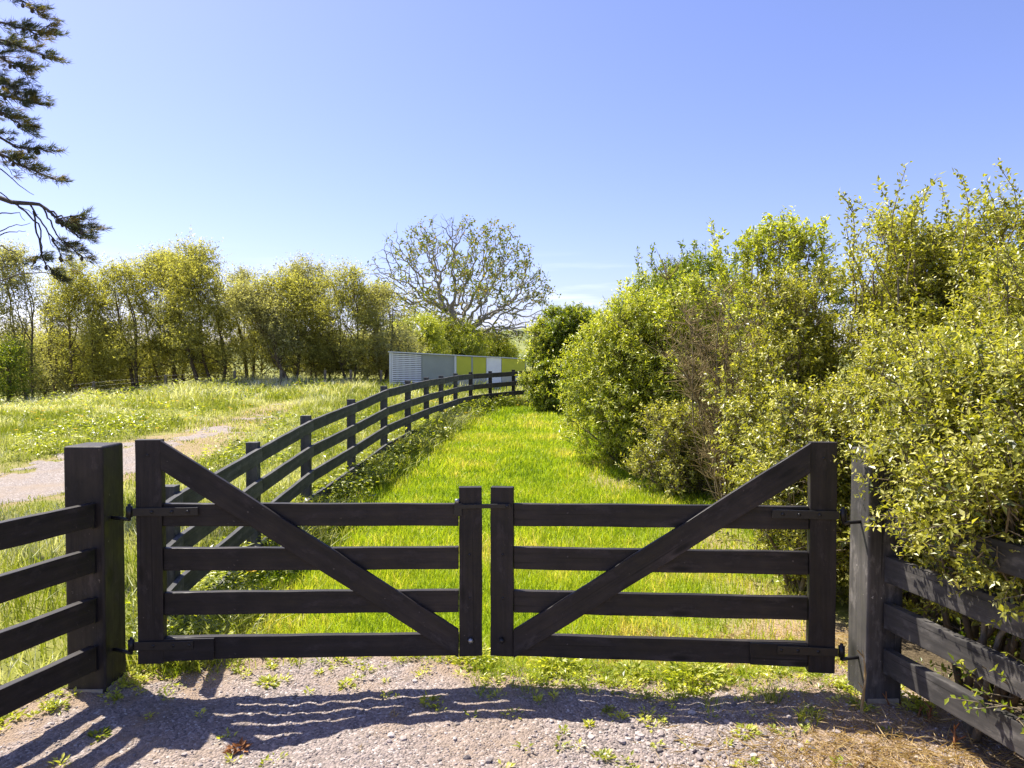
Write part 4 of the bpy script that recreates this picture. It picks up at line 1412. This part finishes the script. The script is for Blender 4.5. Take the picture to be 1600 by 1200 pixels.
W = 'weed'
weed(W, 'lime weed alone on the gravel under the left gate leaf, nearest its hinge end', 'weed', 418, 1077, .07, .035, 90, M_LIME, 301)
weed(W, 'small yellow green weed on the gravel below the middle of the left gate leaf', 'weed', 541, 1080, .045, .04, 50, M_LIME, 302)
weed(W, 'flat dark green weed in the shadow at the lower left of the gravel', 'weed', 155, 1162, .06, .02, 70, M_DKLEAF, 303)
weed(W, 'leafy weed clump under the latch stiles where the two gate leaves meet', 'weed', 745, 1044, .17, .10, 320, M_LIME, 304)
weed(W, 'bushy green weed right of the latch stiles, below the right gate leaf', 'weed', 868, 1054, .18, .10, 380, M_LIME, 305)
weed(W, 'spreading weed below the lower end of the right gate brace', 'weed', 985, 1062, .14, .07, 220, M_LIME, 306)
weed(W, 'large green weed patch below the right gate leaf, nearest its hinge end', 'weed', 1085, 1068, .24, .10, 520, M_LIME, 307)
weed(W, 'thin weed sprig in the middle of the gate shadow', 'weed', 672, 1112, .05, .06, 40, M_LIME, 308)
weed('grass_tuft', 'upright grass tuft on the gravel right of the gate shadow end', 'grass tuft', 1205, 1105, .10, .13, 60, M_MEADOW, 309, False)
weed('grass_tuft', 'arching grass tuft at the sandy foot of the right gate post', 'grass tuft', 1262, 1138, .14, .12, 50, M_LIME, 310, False)
weed(W, 'small weed at the lower right edge of the bare gravel', 'weed', 1165, 1160, .07, .04, 60, M_LIME, 311)
weed(W, 'low weed at the foot of the left gate post', 'weed', 92, 1118, .04, .04, 40, M_LIME, 312)
weed(W, 'weed in the far lower left corner of the gravel', 'weed', 10, 1135, .08, .05, 90, M_LIME, 313)
weed(W, 'reddish weed lying at the bottom left of the gravel', 'weed', 372, 1180, .05, .025, 50, M_RED, 314)
weed('grass_tuft', 'thin grass tuft left of the shadow of the latch stiles', 'grass tuft', 612, 1130, .07, .06, 26, M_STRAW, 315, False)
weed('grass_tuft', 'tiny straw tuft at the bottom middle of the gravel', 'grass tuft', 560, 1185, .06, .035, 26, M_STRAW, 316, False)
# uncountable seedlings and dry litter
g = np.random.default_rng(51)
P = []; D = []; Ls = []; T = []
for k in range(510):
    x = g.uniform(-2.6, 2.0) if k % 2 else g.normal(.85, .5); e_ = float(drive_edge(np.array([x]))[0])
    if k >= 430:
        x = (LPX if k % 2 else RPX) + g.choice((-1, 1)) * g.uniform(.1, .22)
    y = (LPY if k % 2 else RPY) + g.uniform(-.2, .14) if k >= 430 else e_ - abs(g.normal(0, .22)) if k < 340 else g.uniform(2.65, 3.9)
    nl = g.integers(5, 26); ph = g.uniform(0, 6.28, nl); q_ = g.random(nl) * g.uniform(.012, .05)
    P.append(np.stack([x + q_ * np.cos(ph), y + q_ * np.sin(ph), float(gravel_h(x, y)) + g.random(nl) * .02], -1))
    D.append(np.stack([np.cos(ph), np.sin(ph), g.uniform(0, 1.2, nl)], -1)); Ls.append(g.uniform(.012, .032, nl)); T.append(np.clip(g.uniform(.2, .9) + g.normal(0, .1, nl), 0, 1))
P, D, Ls, T = map(np.concatenate, (P, D, Ls, T))
V, f, t = leaves(P, D, g.normal(0, .3, P.shape) + [0, 0, 1], Ls, Ls * .5, T)
tag(link('seedlings', np_mesh('seedlings', V, [f], {'tint': t}), M_LIME), 'tiny green seedlings sprinkled over the gravel and its grassy edge', 'weeds', kind='stuff')
# straw litter at the lower right
n = 6500
x = np.concatenate([g.normal(1.6, .36, n // 2), g.uniform(.5, 2.2, n // 2)]); y = np.concatenate([g.normal(2.95, .22, n // 2), g.normal(4.25, .2, n // 2)])
P = np.stack([x, y, np.where(y < drive_edge(x), gravel_h(x, y), gz(x, y)) + g.random(n) * .02], -1)
ph = g.uniform(0, 6.28, n); D = np.stack([np.cos(ph), np.sin(ph), g.normal(.1, .25, n)], -1)
V, f, t = leaves(P, D, g.normal(0, .4, (n, 3)) + [0, 0, 1], g.uniform(.03, .12, n), g.uniform(.0025, .005, n), g.random(n), 0)
tag(link('dry_straw', np_mesh('dry_straw', V, [f], {'tint': t}), M_STRAW), 'dry straw and dead grass at the foot of the right post and fence', 'dead grass', kind='stuff')


def stalk(label, px, py, h, mat, seed, r0=.008, n=3, lean=.1, leafy=0):
    rd = random.Random(seed); g = np.random.default_rng(seed)
    p = gp(px, py); z = float(gz(p[0], p[1])) - .02
    tb = Tubes(5)
    for k in range(n):
        b = np.array([rd.uniform(-.02, .02), rd.uniform(-.02, .02), 0]) * (n > 1)
        hh = h * (1 if k == 0 else rd.uniform(.4, .9))
        tip = b + np.array([rd.uniform(-lean, lean) * hh, rd.uniform(-lean, lean) * hh, hh])
        pl = limb(b, tip, .03, 9, rd)
        tb.add(pl, np.linspace(r0, r0 * .45, 9) * (1 + .2 * np.cos(np.arange(9) * 2.1)))
        for j in range(4):
            i = rd.randint(3, 8); tb.add(np.array([pl[i], pl[i] + [rd.uniform(-.03, .03), rd.uniform(-.03, .03), .03]]), np.array([r0 * .5, r0 * .25]))
    me = tb.mesh('stalk')
    a_ = me.attributes.new('tint', 'FLOAT', 'POINT'); a_.data.foreach_set('value', g.random(len(me.vertices)).astype(np.float32))
    return tag(link('dry_stalk', me, mat, None, Matrix.Translation((p[0], p[1], z))), label, 'stalk', 'dry stalks by the right post')


stalk('tallest single straw coloured stalk, standing before the right gate post', 1346, 1128, .33, M_STRAW, 401, .009, 1, .06)
stalk('reddish broken stalks below the lowest rail of the right fence', 1440, 1135, .12, M_RED, 402, .009, 3, .4)
stalk('reddish stalk pair near the right bottom corner', 1492, 1185, .14, M_RED, 403, .009, 2, .3)
stalk('short brown stalk left of the reddish stalks', 1398, 1110, .10, M_RED, 404, .007, 3, .5)
# fallen and trailing shrub twigs over the right post
